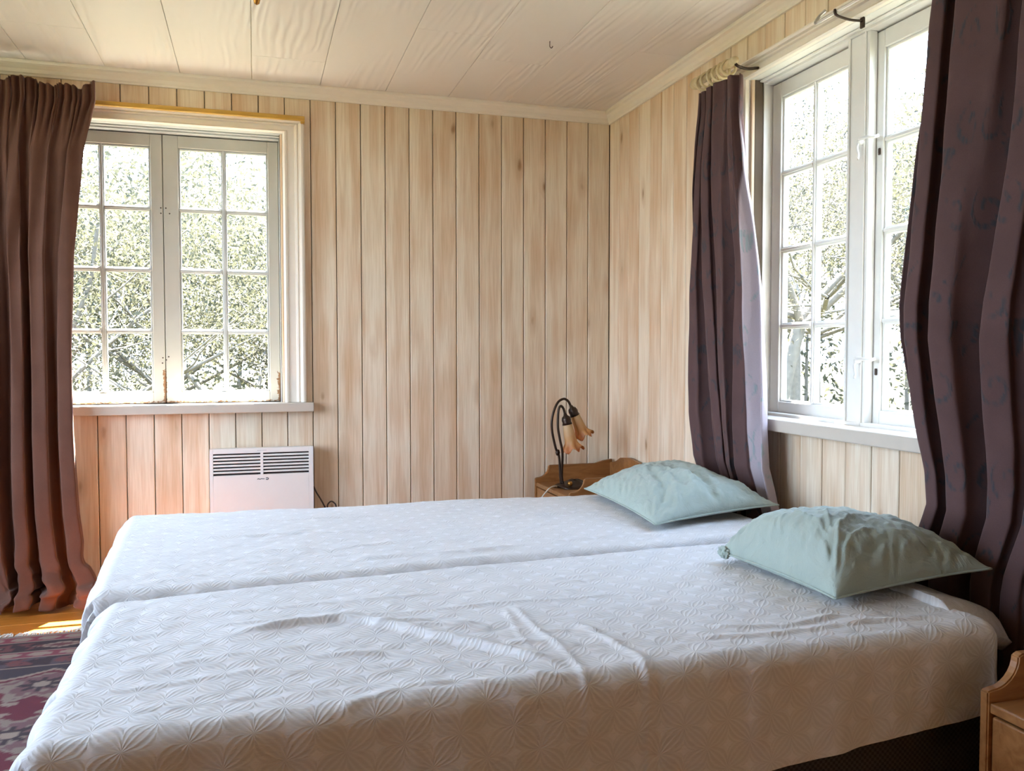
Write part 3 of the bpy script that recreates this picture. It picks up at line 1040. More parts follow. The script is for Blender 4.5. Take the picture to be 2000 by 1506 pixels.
# corner order: u along the bed length (foot->head), v from far to near
make_pillow('pillow', 'sage green pillow on the farther bed beside the lamp', ((-.60, -1.15), (-.135, -1.10), (-.135, -1.757), (-.640, -1.845)), (.585, .625, .600, .580), (.105, .028), 5,
            crease=[([(-.02, 1.0), (.08, .70), (.10, .40), (.02, -.2)], -.013, .08), ([(-.22, .95), (-.10, .55), (-.10, .05)], .010, .12), ([(-.75, .85), (-.5, .4), (-.3, -.2)], -.008, .06), ([(-.55, .9), (-.35, .5), (-.3, .2)], .006, .05)])
p2 = make_pillow('pillow', 'plump crumpled sage green pillow on the nearer bed', ((-.638, -2.222), (-.170, -2.165), (-.188, -2.678), (-.615, -2.672)), (.580, .612, .612, .576), (.132, .026), 9,
            crease=[([(-.84, .82), (-.6, .58), (-.35, .45), (-.08, .40)], .006, .022), ([(-.84, .76), (-.62, .44), (-.45, .22), (-.35, 0)], .005, .022), ([(-.84, .88), (-.55, .72), (-.2, .64)], .005, .02),
                    ([(-.80, .70), (-.70, .30), (-.66, -.1)], .004, .025), ([(-.25, .5), (-.02, .28), (.25, .16)], .004, .03), ([(.75, .7), (.5, .45), (.2, .4)], .005, .035)],
            lift=lambda U, V: .012 * V - .040 * U, pw=5.0)
# gathered scrap of pillowcase at the foot-side corner
bm = bmesh.new()
bmesh.ops.create_icosphere(bm, subdivisions=4, radius=1.0)
for v_ in bm.verts:
    k_ = 1 + .35 * mnoise.noise(v_.co * 2.6) + .18 * mnoise.noise(v_.co * 6)
    v_.co = Vector((v_.co.x * .014 * k_, v_.co.y * .022 * k_, v_.co.z * .016 * k_)) + Vector((-.632, -2.240, .582)) - p2.location
obj('gathered_corner', mesh_of(bm, True), M['pillow'], p2)


# ------------------------------------------------------------------ curtains
def interp(tab, v):
    xs_ = [p[0] for p in tab]; ys_ = [p[1] for p in tab]
    return np.interp(v, xs_, ys_)


def scroll_pattern(S, Zc, w, cell=(0.30, 0.42)):
    """woven damask figure: leaves and scrolls, S across the cloth (m), Zc along it (m)"""
    out = np.zeros_like(S)
    cw, ch = cell
    j = np.floor(Zc / ch)
    sx_ = S + (j % 2) * cw / 2
    x = (sx_ / cw - np.floor(sx_ / cw) - .5) * cw
    z = (Zc / ch - j - .5) * ch
    # palmette: three pointed leaves
    for ang, ln, wd in ((0, .085, .026), (.75, .065, .017), (-.75, .065, .017), (1.35, .05, .012), (-1.35, .05, .012)):
        ca, sa = math.cos(ang), math.sin(ang)
        a = (x * sa + (z + .05) * ca) / ln; b = (x * ca - (z + .05) * sa) / wd
        leaf = (a > 0) & (a < 1) & (np.abs(b) < np.sin(np.clip(a, 0, 1) * PI) ** .8) & (np.abs(b) > .10)
        out = np.maximum(out, leaf)
    # scrolls left and right
    for cx, cz, sg in ((-.085, .10, 1), (.085, .10, -1), (.095, -.10, 1), (-.095, -.10, -1)):
        dx_, dz_ = (x - cx) * sg, z - cz
        rr = np.hypot(dx_, dz_); th = np.arctan2(dz_, dx_)
        k = rr - (.010 + .0065 * (th + PI))
        k2 = rr - (.010 + .0065 * (th + 3 * PI))
        out = np.maximum(out, ((np.abs(k) < .0065) | ((np.abs(k2) < .007) & (th < 1.4))) & (rr < .055))
    st = np.abs(x - .05 * np.sin(z * 15)) < .004
    out = np.maximum(out, st & (np.abs(z) > .06))
    return out.astype(float)


def make_curtain(name, label, mat, axis, base, zt, zb, left, right, depth, nf, amp, seed, pattern=True, lining=None, wide=1.6, heading=None, puddle=0.0, nu=260, nv=330, group=None, lean=None, thick=.004, fine=0.0):
    """axis 'x': hangs along x at y=base, 'y': along y at x=base. left/right: (height fraction from top, coordinate) tables"""
    u = np.linspace(0, 1, nu); v = np.linspace(0, 1, nv)
    U, V = np.meshgrid(u, v, indexing='ij')
    Lf, Rt = interp(left, V), interp(right, V)
    ph = nf * U + .35 * vnoise(U, V * .25, seed, 5) + .16 * vnoise(U * 2, V * .8, seed + 1, 3)
    A = interp(amp, V)
    w = 1 - 2 * np.abs(np.sin(PI * ph)) ** .9      # broad rounded ridges towards the room, tight valleys
    w2 = np.sin(4 * PI * ph + 1.0)
    am = .75 + .45 * vnoise(U, V * .3, seed + 2, 6)
    fine_w = np.sin(2 * PI * (nf * 2.9 * U + .5 * vnoise(U, V * .3, seed + 21, 9)))
    D = A * am * (w + .10 * w2) + fine * (1 - sstep(.15, .75, V)) * (.6 + .5 * vnoise(U, V * .2, seed + 22, 8)) * fine_w
    S = Lf + (Rt - Lf) * (U + .16 / nf * np.sin(4 * PI * ph) * .5)
    D += .006 * fbm(U * 3, V * 3, seed + 3, 2)
    if heading:      # fine shirring near the rod
        hf = 1 - sstep(0, heading[0], V)
        D = D * (1 - .6 * hf) + heading[1] * hf * (np.sin(2 * PI * (heading[2] * U + .4 * vnoise(U, V, seed + 9, 12))) + .5 * vnoise(U, V * 2, seed + 7, 30))
    Zc = zt + (zb - zt) * V
    if heading: Zc = Zc + heading[3] * (1 - sstep(0, .02, V)) * (.5 + .8 * vnoise(U, 0 * V, seed + 4, 16) + .25 * vnoise(U, 0 * V, seed + 5, 45))
    if puddle:
        pf = sstep(.86, 1.0, V)
        D = D * (1 + .5 * pf) - puddle * pf * (.45 + .45 * vnoise(U, V * 2, seed + 11, 7))
        D = D + pf * .028 * fbm(U * 9, V * 16, seed + 15, 1.0, 3) - .03 * sstep(.9, 1, V) * vnoise(U * 2, V * 5, seed + 16, 5)
        S = S + .05 * pf * vnoise(U, V * 3, seed + 12, 6) + .02 * pf * vnoise(U * 3, V * 14, seed + 17, 5)
        Zc = Zc + pf * .025 * (vnoise(U, V * 6, seed + 13, 9)) + .03 * sstep(.95, 1, V) * np.abs(vnoise(U, V, seed + 14, 12))
        Zc = np.maximum(Zc, .006 + .004 * U)
    if lean is not None: D = D + interp(lean, V)
    if axis == 'x': P = np.stack([S, base + D, Zc], -1)
    else: P = np.stack([base + D, S, Zc], -1)
    o0 = Vector(P.reshape(-1, 3).mean(0)); o0.z = 0
    P = P.reshape(-1, 3) - np.array(o0)
    me = grid_mesh(P, nu, nv)
    cl = np.zeros((nu * nv, 3), np.float32)
    if pattern: cl[:, 0] = (scroll_pattern(U * wide, V * (zt - zb), wide) * sstep(-.55, .25, fbm(U * wide, V * 2.1, seed + 40, 28, 2)) * (.65 + .35 * np.sin((U * wide + V * 2.1) * 900))).reshape(-1)
    if lining:
        lb = 1.0 - (1.0 - lining[0]) * sstep(.02, .45, V)
        cl[:, 1] = sstep(lb, lb + .01, U).reshape(-1)
    set_col(me, 'pat', cl)
    C = empty(name, o0)
    tag(C, label, 'curtain', group)
    so = obj('drape', me, mat, C)
    md = so.modifiers.new('thick', 'SOLIDIFY'); md.thickness = thick; md.offset = 0
    return C


G = 'curtains at the two windows'
# curtain 1, left window
c1 = make_curtain('curtain', 'plain brown velvet curtain puddling on the floor beside the left window', M['velvet_plain'], 'x', -.135, 2.262, 0.008,
             [(0, -3.30), (.5, -3.24), (1, -3.30)], [(0, -2.495), (.02, -2.495), (.12, -2.545), (.32, -2.588), (.5, -2.597), (.66, -2.587), (.82, -2.570), (.93, -2.540), (1, -2.50)], .05,
             5.6, [(0, .004), (.06, .010), (.2, .020), (.6, .042), (1, .052)], 31, pattern=False, fine=.013, heading=(.13, .015, 44, .028), puddle=.10, group=G)
# curtain 2, narrow bundle between corner and right window
make_curtain('curtain', 'narrow plum damask curtain gathered on wooden rings between the corner and the right window', M['velvet_damask'], 'y', -.130, 2.140, 0.03,
             [(0, -1.205), (.04, -1.205), (.15, -1.168), (.36, -1.132), (.6, -1.150), (.72, -1.205), (1, -1.24)], [(0, -1.465), (.06, -1.470), (.17, -1.490), (.38, -1.566), (.6, -1.622), (.72, -1.652), (1, -1.69)], .05,
             4.2, [(0, .030), (.1, .034), (.5, .040), (1, .042)], 47, lean=[(0, 0), (.68, .01), (.76, .05), (1, .055)], lining=(.86, 1), wide=.95, group=G, nu=220)
# curtain 3, right side of right window
make_curtain('curtain', 'heavy plum damask curtain hanging at the right edge of the right window', M['velvet_damask'], 'y', -.175, 2.19, 0.03,
             [(0, -2.478), (.08, -2.452), (.22, -2.418), (.35, -2.384), (.44, -2.366), (.6, -2.386), (.68, -2.405), (.76, -2.34), (1, -2.33)], [(0, -3.10), (.3, -3.12), (.6, -3.04), (.74, -2.93), (1, -2.915)], .05,
             5.4, [(0, .040), (.2, .048), (.55, .054), (.7, .044), (1, .044)], 58, lean=[(0, 0), (.48, 0), (.64, .05), (1, .062)], wide=1.5, group=G, nu=300)

# ------------------------------------------------------------------ rods, rings, brackets
rod1 = empty('curtain_rod', (-1.6, 0, 2.225))
tag(rod1, 'ochre flat curtain rod above the left window', 'curtain rod')
obj('rod', box(-1.70, .006, -.076, -.056, -.011, .011, .004, 2, True), M['rodwood'], rod1)
obj('rod_return', box(-.012, .007, -.056, -.002, -.017, .006, .004, 2, True), M['rodwood'], rod1)
rod2 = empty('curtain_rod', (-.12, -1.30, 2.200))
tag(rod2, 'short pale wooden curtain pole carrying the rings near the corner', 'curtain rod')
bm = bmesh.new()
tube_bm(bm, [(0, .135, 0), (0, .13, 0), (0, -.13, 0), (0, -.14, 0)], [.010, .015, .015, .012], 14)
obj('pole', mesh_of(bm, True), M['pinelight'], rod2)
obj('finial', lathe([(0, -.034), (.017, -.028), (.023, -.012), (.024, 0), (.020, .014), (.013, .022), (0, .022)], 16, Matrix.Translation((0, .150, 0)) @ Matrix.Rotation(PI / 2, 4, 'X')), M['pinelight'], rod2)
bm = bmesh.new()
bx(bm, .105, .1185, -.146, -.124, -.035, .016)
tube_bm(bm, spline([(.098, -.135, -.02), (.05, -.135, -.028), (.012, -.135, -.022), (0, -.135, -.014)]), .0055, 8)
obj('bracket', mesh_of(bm, False), M['bronze'], rod2)
ring_bm = bmesh.new()
tor = []
for a in range(20):
    ca, sa = math.cos(2 * PI * a / 20), math.sin(2 * PI * a / 20)
    tor.append([ring_bm.verts.new(((.028 + .0055 * math.cos(2 * PI * b / 8)) * ca, .0055 * math.sin(2 * PI * b / 8), (.028 + .0055 * math.cos(2 * PI * b / 8)) * sa)) for b in range(8)])
for a in range(20):
    for b in range(8):
        ring_bm.faces.new((tor[a][b], tor[(a + 1) % 20][b], tor[(a + 1) % 20][(b + 1) % 8], tor[a][(b + 1) % 8]))
ring_me = mesh_of(ring_bm, True)
hook_me = tube(spline([(0, 0, -.033), (0, .004, -.040), (0, -.004, -.048), (0, .003, -.056), (.003, 0, -.066)]), .0015, 6)
order = ['first', 'second', 'third', 'fourth', 'fifth', 'sixth']
for k, yy in enumerate((-1.200, -1.235, -1.275, -1.315, -1.350, -1.385)):
    rg = empty('curtain_ring', (-.12, yy, 2.187), (rng.uniform(-.08, .08), 0, rng.uniform(-.45, .45)))
    tag(rg, order[k] + ' pale wooden curtain ring from the corner on the short pole', 'curtain ring', 'wooden curtain rings')
    obj('hoop', ring_me, M['pinelight'], rg)
    obj('hook', hook_me, M['metal'], rg)
rod3 = empty('curtain_rod', (-.10, -2.5, 2.172))
tag(rod3, 'thin steel curtain rod with a bent end above the right window', 'curtain rod')
bm = bmesh.new()
tube_bm(bm, spline([(.03, .612, .042), (.018, .626, .028), (.006, .630, .010), (0, .618, .001), (0, .58, 0)], 5) + [Vector((0, -.75, 0))], .0055, 8)
obj('rod', mesh_of(bm, True), M['metal'], rod3)
for yy in (.52, -.68):
    bm = bmesh.new()
    tube_bm(bm, spline([(.0985, yy, -.018), (.05, yy, -.020), (.008, yy, -.014), (-.006, yy, -.006), (-.007, yy, .006)]), .004, 8)
    bx(bm, .0925, .0985, yy - .008, yy + .008, -.04, .012)
    obj('bracket', mesh_of(bm), M['bronze'], rod3)

# ------------------------------------------------------------------ electric wall heater
H = empty('wall_heater', (-1.805, -.014, .22))
tag(H, 'white electric panel heater with slotted grille below the left window', 'heater')
hw, hz = .236, .452
obj('body', box(-hw, hw, -.062, 0, 0, hz - .004, .006, 2), M['heater'], H)
GX0, GX1, GZ0, GZ1 = -.219, .213, .327, .429
fr = [(-hw + .002, GX0, -.084, -.062, .002, hz), (GX1, hw - .002, -.084, -.062, .002, hz), (GX0, GX1, -.084, -.062, .002, GZ0), (GX0, GX1, -.084, -.062, GZ1, hz), (-.009, .004, -.084, -.062, GZ0, GZ1)]
obj('front_panel', boxes(fr, .001), M['heater'], H)
obj('grille_recess', boxes([(GX0, -.009, -.066, -.0622, GZ0, GZ1), (.004, GX1, -.066, -.0622, GZ0, GZ1)]), M['slot'], H)
pit = (GZ1 - GZ0) / 6.62
for col, (a, b) in enumerate(((GX0, -.009), (.004, GX1))):
    sl = box(0, b - a, -.0835, -.070, 0, pit * .55, .001, 1)
    for i in range(6):
        obj('slat', sl, M['heater'], H, (a, 0, GZ0 + pit * (i + .62)))
bm = bmesh.new()
tube_bm(bm, [(.020 + .006 * math.cos(a), -.0843, .306 + .0045 * math.sin(a)) for a in [k * PI / 10 - PI * .8 for k in range(17)]], .0016, 6)
tube_bm(bm, spline([(-.024, -.0843, .304), (-.018, -.0843, .307), (-.012, -.0843, .304), (-.005, -.0843, .307), (.002, -.0843, .3055), (.009, -.0843, .306)]), .0013, 6)
tube_bm(bm, [(-.022, -.0843, .3075), (-.013, -.0843, .3045)], .0011, 6)
obj('logo', mesh_of(bm), M['ink'], H)
obj('maker_mark', boxes([(-.022 + i * .006, -.018 + i * .006, -.0845, -.084, .4395, .4415) for i in range(7)]), M['greyink'], H)
cb = obj('heater_cable', tube(spline([(-1.567, -.03, .47), (-1.555, -.026, .44), (-1.534, -.022, .403), (-1.512, -.02, .36), (-1.500, -.03, .325), (-1.490, -.045, .31), (-1.498, -.035, .34), (-1.501, -.024, .372), (-1.484, -.02, .389), (-1.468, -.02, .380), (-1.459, -.022, .357), (-1.455, -.02, .25), (-1.45, -.02, .14), (-1.45, -.022, .05), (-1.47, -.03, .006)]), .0036, 8), M['cable'])
tag(cb, 'looped dark power cable beside the white heater', 'cable')


# ------------------------------------------------------------------ nightstands
def make_nightstand(label, loc):
    """front faces -x; local x 0 is the wall side"""
    N = empty('nightstand', loc)
    tag(N, label, 'nightstand', 'pine nightstands by the bed heads')
    D, Wd, TZ = .435, .52, .445
    side = [(-D, .001), (-D, .466), (-D + .012, .469)]
    for k in range(1, 9):                       # concave sweep up to the gallery
        a = k / 8 * PI / 2
        side.append((-D + .012 + .062 * math.sin(a), .469 + .058 * (1 - math.cos(a))))
    side += [(-D + .085, .532), (-.10, .532), (-.05, .545), (-.002, .552), (-.002, .001)]
    for y0 in (0.0, -Wd + .020):
        obj('side_panel', prism(side, 'y', y0, y0 - .020, .003), M['pine'], N)
    obj('top', box(-D + .004, -.004, -.0205, -Wd + .0205, TZ - .02, TZ, .003, 2), M['pine'], N)
    back = [(-.0205, .04), (-.0205, .535), (-.06, .540), (-.10, .552), (-.15, .574), (-.26, .586), (-.37, .574), (-.42, .552), (-.46, .540), (-Wd + .0205, .535), (-Wd + .0205, .04)]
    obj('back_panel', prism(back, 'x', -.018, -.002, .002), M['pine'], N)
    dr = obj('drawer', box(-D + .006, -D + .026, -.024, -Wd + .024, .29, TZ - .025, .004, 2), M['pine'], N)
    obj('knob', lathe([(0, -.03), (.012, -.028), (.015, -.018), (.008, -.006), (.007, 0)], 14, Matrix.Translation((-D + .006, -Wd / 2, .355)) @ Matrix.Rotation(PI / 2, 4, 'Y')), M['pine'], dr)
    dd = obj('door', box(-D + .006, -D + .024, -.024, -Wd + .024, .065, .283, .004, 2), M['pine'], N)
    obj('knob', lathe([(0, -.03), (.012, -.028), (.015, -.018), (.008, -.006), (.007, 0)], 14, Matrix.Translation((-D + .006, -.07, .19)) @ Matrix.Rotation(PI / 2, 4, 'Y')), M['pine'], dd)
    obj('plinth', box(-D + .02, -.02, -.0205, -Wd + .0205, .001, .06, .002, 1), M['pine'], N)
    return N


make_nightstand('amber pine nightstand in the corner, carrying the lamp', (-.012, -.065, 0))
make_nightstand('amber pine nightstand cut off at the lower right, beside the nearer bed', (-.058, -2.945, 0))

# ------------------------------------------------------------------ table lamp
LP = empty('table_lamp', (-.335, -.27, .446))
tag(LP, 'bronze table lamp with two drooping amber tulip shades', 'lamp')
lx, ly, lz = LP.location


def L3(p, y): return (p[0] - lx, y - ly, p[1] - lz)


def ruf(r, z, a):
    return r * (1 + .05 * math.sin(a * 5) + .03 * math.sin(3 * a + 1)), z + .004 * math.sin(a * 4)


obj('base', lathe([(0, .034), (.018, .034), (.030, .030), (.045, .022), (.070, .014), (.088, .008), (.092, .001), (0, .0005)], 28, Matrix.Translation((.030, -.005, 0)) @ Matrix.Scale(1.15, 4, (1, 0, 0)), ruffle=ruf), M['bronze'], LP)
st1 = [(-.372, .462), (-.376, .497), (-.383, .597), (-.401, .642), (-.421, .734), (-.418, .802), (-.393, .866), (-.36, .887), (-.335, .875), (-.32, .847)]
st2 = [(-.366, .462), (-.372, .505), (-.376, .617), (-.389, .685), (-.4, .75), (-.398, .827), (-.386, .854), (-.371, .84), (-.362, .808)]
obj('stem', tube(spline([L3(p, -.265) for p in st1]), .0062, 10), M['bronze'], LP)
obj('stem', tube(spline([L3(p, -.295 + .02 * (i < 2)) for i, p in enumerate(st2)]), .0062, 10), M['bronze'], LP)
obj('collar', lathe([(0, -.016), (.008, -.014), (.012, 0), (.008, .014), (0, .016)], 12, Matrix.Translation(L3((-.390, .619), -.265))), M['bronze'], LP)
obj('switch_knob', lathe([(0, .022), (.010, .020), (.013, .010), (.009, 0)], 12, Matrix.Translation((-.012, -.055, .014))), M['brass'], LP)


def shade_at(top, bot, y, ytip, R):
    a, b = Vector(L3(top, y)), Vector(L3(bot, ytip))
    d = (b - a)
    ln = d.length
    q = d.normalized().to_track_quat('-Z', 'Y').to_matrix().to_4x4()
    mt = Matrix.Translation(a) @ q
    s = obj('socket', lathe([(0, .004), (.008, .003), (.010, -.006), (.020, -.014), (.024, -.028), (.022, -.040), (.026, -.052), (0, -.050)], 16, mt), M['bronze'], LP)
    z0, z1 = -.040, -ln
    prof = []
    for k in range(13):
        f = k / 12
        r = .021 + (R * .62 - .021) * f ** .7 + R * .38 * max(0, (f - .72) / .28) ** 1.6
        prof.append((r, z0 + (z1 - z0) * f))

    def rf(r, z, an):
        f = (z - z0) / (z1 - z0)
        w = max(0, (f - .45) / .55) ** 1.5
        return r * (1 + .12 * w * math.sin(6 * an)), z + .012 * w * math.cos(6 * an)
    me = lathe(prof, 36, mt, ruffle=rf)
    so = obj('shade', me, M['shade'], LP)
    md = so.modifiers.new('thick', 'SOLIDIFY'); md.thickness = .0025


shade_at((-.320, .850), (-.254, .700), -.265, -.268, .052)
shade_at((-.362, .812), (-.326, .636), -.295, -.305, .055)
tag(obj('lamp_cord', tube(spline([(-.400, -.285, .452), (-.42, -.30, .456), (-.445, -.32, .455), (-.470, -.33, .440), (-.500, -.335, .405), (-.515, -.34, .35), (-.520, -.34, .2), (-.51, -.30, .06), (-.50, -.2, .006)]), .0032, 8), M['cablewhite']), 'cream lamp cord hanging off the corner nightstand', 'cord')

# ------------------------------------------------------------------ rug
rx0, rx1, ry0, ry1 = -3.75, -1.25, -3.55, -.535
gx = np.arange(rx0, rx1 + 1e-6, .0085); gy = np.arange(ry0, ry1 + 1e-6, .0085)
X, Y = np.meshgrid(gx, gy, indexing='ij')
dE = np.minimum(np.minimum(X - rx0, rx1 - X), np.minimum(Y - ry0, ry1 - Y))
horiz = (np.minimum(Y - ry0, ry1 - Y) <= np.minimum(X - rx0, rx1 - X))
E = np.where(horiz, X, Y)
cream = np.array((.36, .25, .18)); dark = np.array((.04, .018, .018)); crim = np.array((.14, .004, .014)); rose = np.array((.17, .045, .040)); slate = np.array((.045, .03, .034))
cream, dark, crim, rose, slate = [c_ * .72 for c_ in (cream, dark, crim, rose, slate)]
C = np.tile(crim, (X.shape[0], X.shape[1], 1))


def paint(mask, c):
    C[mask] = c


paint(dE < .30 + .08 + .05, dark)
paint((dE < .025), cream)
b1 = (dE >= .028) & (dE < .085)
paint(b1, np.array((.20, .03, .04)))
e1 = (((E / .095) % 1) - .5) / .40; paint(b1 & (e1 ** 2 + ((dE - .056) / .022) ** 2 < 1), cream)
paint((dE >= .085) & (dE < .097), cream)
b2 = (dE >= .097) & (dE < .205)
paint(b2, dark)
e2 = np.abs(((E / .30) % 1) - .5) * 2
paint(b2 & (e2 * .9 + np.abs(dE - .151) / .055 < .62), cream)
paint(b2 & (e2 * .9 + np.abs(dE - .151) / .055 < .36), rose)
e3 = np.abs(((E / .30 + .5) % 1) - .5) * 2
paint(b2 & ((e3 / .55) ** 2 + ((dE - .151) / .042) ** 2 < 1) & (vnoise(X, Y, 5, 60) > -.1), rose)
paint((dE >= .205) & (dE < .217), cream)
b3 = (dE >= .217) & (dE < .270)
paint(b3, np.array((.18, .03, .04)))
e1 = (((E / .105 + .3) % 1) - .5) / .40; paint(b3 & (e1 ** 2 + ((dE - .243) / .020) ** 2 < 1), cream)
paint((dE >= .270) & (dE < .280), cream)
b4 = (dE >= .280) & (dE < .375)
paint(b4 & (vnoise(X, Y, 8, 34) > .05), slate * 2.0)
e4 = (((E / .16) % 1) - .5) / .36; paint(b4 & (e4 ** 2 + ((dE - .327) / .034) ** 2 < 1) & (vnoise(X, Y, 3, 70) > -.2), rose * 1.1)
paint((dE >= .375) & (dE < .388), cream)
fld = dE >= .43
arch = .43 + .07 * np.abs(np.sin(E * PI / .36))
paint((dE >= .388) & (dE < arch), slate)
paint((dE >= arch - .012) & (dE < arch + .006) & (dE > .39), cream)
# field motifs
fxm = (X / .46 % 1 - .5) * .46; fym = ((Y + .10) / .40 % 1 - .5) * .40
th = np.arctan2(fym, fxm); rr = np.hypot(fxm * .85, fym)
f_in = fld & (dE > arch + .02)
paint(f_in & (rr < .125 * (1 + .18 * np.cos(6 * th))), cream * .8)
paint(f_in & (rr < .105 * (1 + .18 * np.cos(6 * th))) & (vnoise(X, Y, 12, 45) > -.15), rose * .9 + .03)
paint(f_in & (rr < .05 * (1 + .3 * np.cos(8 * th))), dark)
paint(f_in & (rr < .024), cream)
gxm = ((X / .115) % 1 - .5); gym = ((Y / .10) % 1 - .5)
paint(f_in & (rr > .15) & (gxm ** 2 + gym ** 2 < .05) & (vnoise(X, Y, 14, 14) > -.1), cream * .9)
me = grid_mesh(np.stack([X, Y, .011 + 0 * X], -1).reshape(-1, 3), X.shape[0], X.shape[1])
set_col(me, 'rug', C.reshape(-1, 3).astype(np.float32))
RG = empty('rug', ((rx0 + rx1) / 2, (ry0 + ry1) / 2, 0))
tag(RG, 'crimson oriental rug with patterned borders under the bed foot', 'rug')
pile = obj('pile', me, M['rug'], RG, tuple(-v for v in RG.location))
md = pile.modifiers.new('thick', 'SOLIDIFY'); md.thickness = .009; md.offset = -1
bm = bmesh.new()
x = rx0
while x < rx1:
    tube_bm(bm, [(x, ry1 - .004, .007), (x + rng.uniform(-.006, .006), ry1 + .03, .004), (x + rng.uniform(-.016, .016), ry1 + .058 + rng.uniform(-.01, .01), .0035)], .0028, 4)
    x += .0085
fg = obj('fringe', mesh_of(bm), M['cablewhite'], RG, tuple(-v for v in RG.location))
fg['kind'] = 'stuff'

# ------------------------------------------------------------------ ceiling lamp and hook
CL = empty('ceiling_lamp', (-1.815, -1.478, RH - .002))
tag(CL, 'white glass bowl ceiling lamp with a brown finial, mostly above the frame', 'ceiling lamp')
obj('canopy', lathe([(0, 0), (.05, -.001), (.045, -.02), (.012, -.03), (.009, -.155), (0, -.155)], 20), M['brass'], CL)
obj('bowl', lathe([(.012, -.155), (.08, -.150), (.14, -.132), (.185, -.100), (.200, -.075), (.197, -.073), (.178, -.098), (.135, -.126), (.08, -.143), (.012, -.148)], 32), M['winpaint'], CL)
obj('finial', lathe([(0, -.150), (.012, -.156), (.014, -.165), (.008, -.174), (.011, -.190), (.008, -.203), (0, -.208)], 14), M['brass'], CL)
tag(obj('ceiling_hook', tube(spline([(-.66, -.905, RH + .004), (-.66, -.905, RH - .010), (-.658, -.900, RH - .020), (-.650, -.897, RH - .024), (-.644, -.897, RH - .016)]), .0018, 6), M['cable']), 'small dark screw hook in the white ceiling', 'hook')

# ------------------------------------------------------------------ garden outside
GZ = -.55
lawn = obj('lawn', box(-60, 60, -40, 70, GZ - .3, GZ), M['lawn'])
tag(lawn, 'sunlit lawn outside the windows', kind='structure')


def branches(bm, p, d, ln, r, depth, rg_, tips):
    q = p.copy()
    pts = [p.copy()]
    rad = [r]
    k = 4
    for i in range(k):
        d = (d + Vector((rg_.uniform(-.22, .22), rg_.uniform(-.22, .22), rg_.uniform(-.08, .16)))).normalized()
        q = q + d * ln / k
        pts.append(q.copy()); rad.append(r * (1 - .45 * (i + 1) / k))
        if depth <= 1: tips.append(q.copy())
    tube_bm(bm, pts, rad, 5 if depth > 1 else 3, False)
    if depth > 0:
        nb = 3 if depth > 1 else 4
        for i in range(nb):
            a = rg_.uniform(0, 2 * PI)
            side = Vector((math.cos(a), math.sin(a), rg_.uniform(-.25, .55)))
            st_ = pts[rg_.randint(2, k)]
            branches(bm, st_.copy(), (d * .55 + side).normalized(), ln * rg_.uniform(.55, .75), rad[-1] * .62, depth - 1, rg_, tips)


def leaf_mesh(centers, size, rg_, spread):
    n = len(centers)
    c = np.array(centers) + rg_.normal(0, spread, (n, 3))
    a = rg_.normal(0, 1, (n, 3)); a /= np.linalg.norm(a, axis=1, keepdims=True)
    b = np.cross(a, rg_.normal(0, 1, (n, 3))); b /= np.linalg.norm(b, axis=1, keepdims=True) + 1e-9
    s = size * rg_.uniform(.6, 1.3, (n, 1))
    V = np.stack([c - a * s, c + b * s * .42, c + a * s, c - b * s * .42], 1).reshape(-1, 3)
    f = np.arange(4 * n).reshape(n, 4)
    return pydata(V, f.tolist())


def make_tree(label, loc, height, seed, nleaf, lsize, mat, crown_w=1.0, lean=(0, 0), trunk_r=.14, first=.35, group='garden trees'):
    rg_ = random.Random(seed); nr = np.random.RandomState(seed)
    T = empty('garden_tree', loc)
    tag(T, label, 'tree', group)
    bm = bmesh.new()
    tips = []
    th_ = height * first
    pts = spline([(0, 0, -.1), (lean[0] * .4, lean[1] * .4, th_ * .5), (lean[0], lean[1], th_)], 4)
    tube_bm(bm, pts, [trunk_r * (1.15 - .35 * i / (len(pts) - 1)) for i in range(len(pts))], 8, False)
    top = pts[-1]
    nmain = 7
    for i in range(nmain):
        a = 2 * PI * i / nmain + rg_.uniform(-.4, .4)
        d = Vector((math.cos(a) * crown_w, math.sin(a) * crown_w, rg_.uniform(.05, 1.3))).normalized()
        branches(bm, top - Vector((0, 0, rg_.uniform(0, .2))), d, height * .34, trunk_r * .55, 3, rg_, tips)
    obj('trunk', mesh_of(bm, True), M['bark'], T)
    cs = [tips[rg_.randrange(len(tips))] for _ in range(nleaf)]
    lv = obj('foliage', leaf_mesh([tuple(c) for c in cs], lsize, nr, .24), mat, T)
    lv['kind'] = 'stuff'
    return T


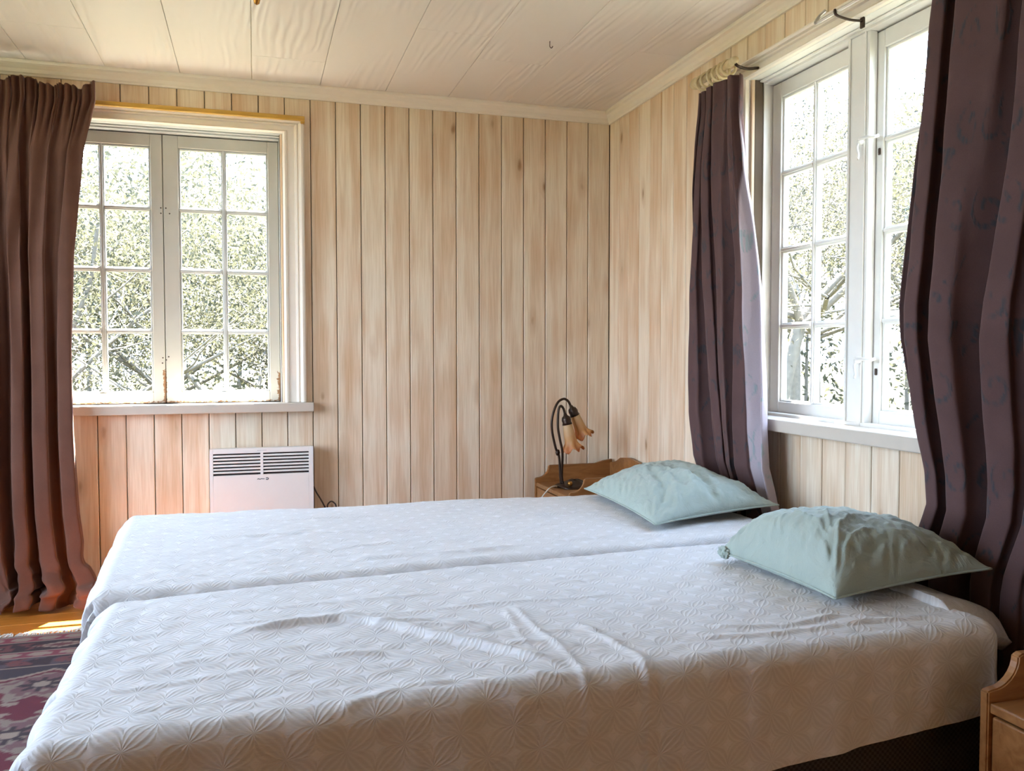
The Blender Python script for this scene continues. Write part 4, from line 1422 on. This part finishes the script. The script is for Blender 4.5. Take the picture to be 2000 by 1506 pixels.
spots1 = [(-6.8, 8.0), (-4.4, 6.6), (-2.1, 7.6), (.4, 7.0), (-5.6, 11.5), (-3.2, 10.8), (-.8, 11.6), (2.4, 10.6)]
ordn = ['first', 'second', 'third', 'fourth', 'fifth', 'sixth', 'seventh', 'eighth']
for i, (x, y) in enumerate(spots1):
    make_tree('pale leafy tree outside the left window, %s from the left in the %s row' % (ordn[i % 4], 'near' if i < 4 else 'far'), (x, y, GZ), 6.6 + .8 * (i % 3), 100 + i, 26000, .030 + .008 * (i > 3), M['leaf'], first=.08 + .05 * (i % 2), trunk_r=.07)
make_tree('leaning forked garden tree seen through the right window', (4.85, 5.75, GZ), 5.4, 211, 14000, .026, M['blossom'], lean=(.42, -.12), trunk_r=.105, first=.40)
spots2 = [(8.6, 3.2), (10.2, 7.2), (8.0, 9.6), (12.6, 10.4), (13.6, 5.4), (11.0, 13.0)]
for i, (x, y) in enumerate(spots2):
    make_tree('pale leafy tree beyond the right window, %s of the group' % ordn[i], (x, y, GZ), 7.4 + .8 * (i % 3), 300 + i, 20000, .034, M['leaf'], first=.24, trunk_r=.10)
# clipped hedges closing the garden
def make_hedge(label, x0, y0, x1, y1, h, seed):
    nr = np.random.RandomState(seed)
    n = 16000
    t_ = nr.rand(n); zz = nr.rand(n) ** .8 * h
    dx_, dy_ = x1 - x0, y1 - y0
    ln = math.hypot(dx_, dy_)
    w = nr.normal(0, .5, n)
    hh_ = zz * (.8 + .25 * np.sin(t_ * 17) + .1 * np.sin(t_ * 43))
    c = np.stack([x0 + dx_ * t_ - dy_ / ln * w, y0 + dy_ * t_ + dx_ / ln * w, hh_ + GZ], -1)
    o0 = np.array(((x0 + x1) / 2, (y0 + y1) / 2, GZ))
    Hd = empty('hedge', o0)
    tag(Hd, label, 'hedge', 'hedges around the garden')
    lv = obj('foliage', leaf_mesh((c - o0).tolist(), .10, nr, .15), M['leaf'], Hd)
    lv['kind'] = 'stuff'
    bm = bmesh.new()
    for k in range(14):
        f = (k + .5) / 14
        tube_bm(bm, [(x0 + dx_ * f - o0[0], y0 + dy_ * f - o0[1], -.1), (x0 + dx_ * f - o0[0] + nr.uniform(-.2, .2), y0 + dy_ * f - o0[1], h * .7)], [.06, .02], 5)
    obj('stem', mesh_of(bm), M['bark'], Hd)


make_hedge('tall pale hedge behind the trees outside the left window', -14, 16, 8, 17, 7.0, 71)
make_hedge('tall pale hedge at the end of the lawn beyond the right window', 9, 20, 20, 6, 7.0, 72)
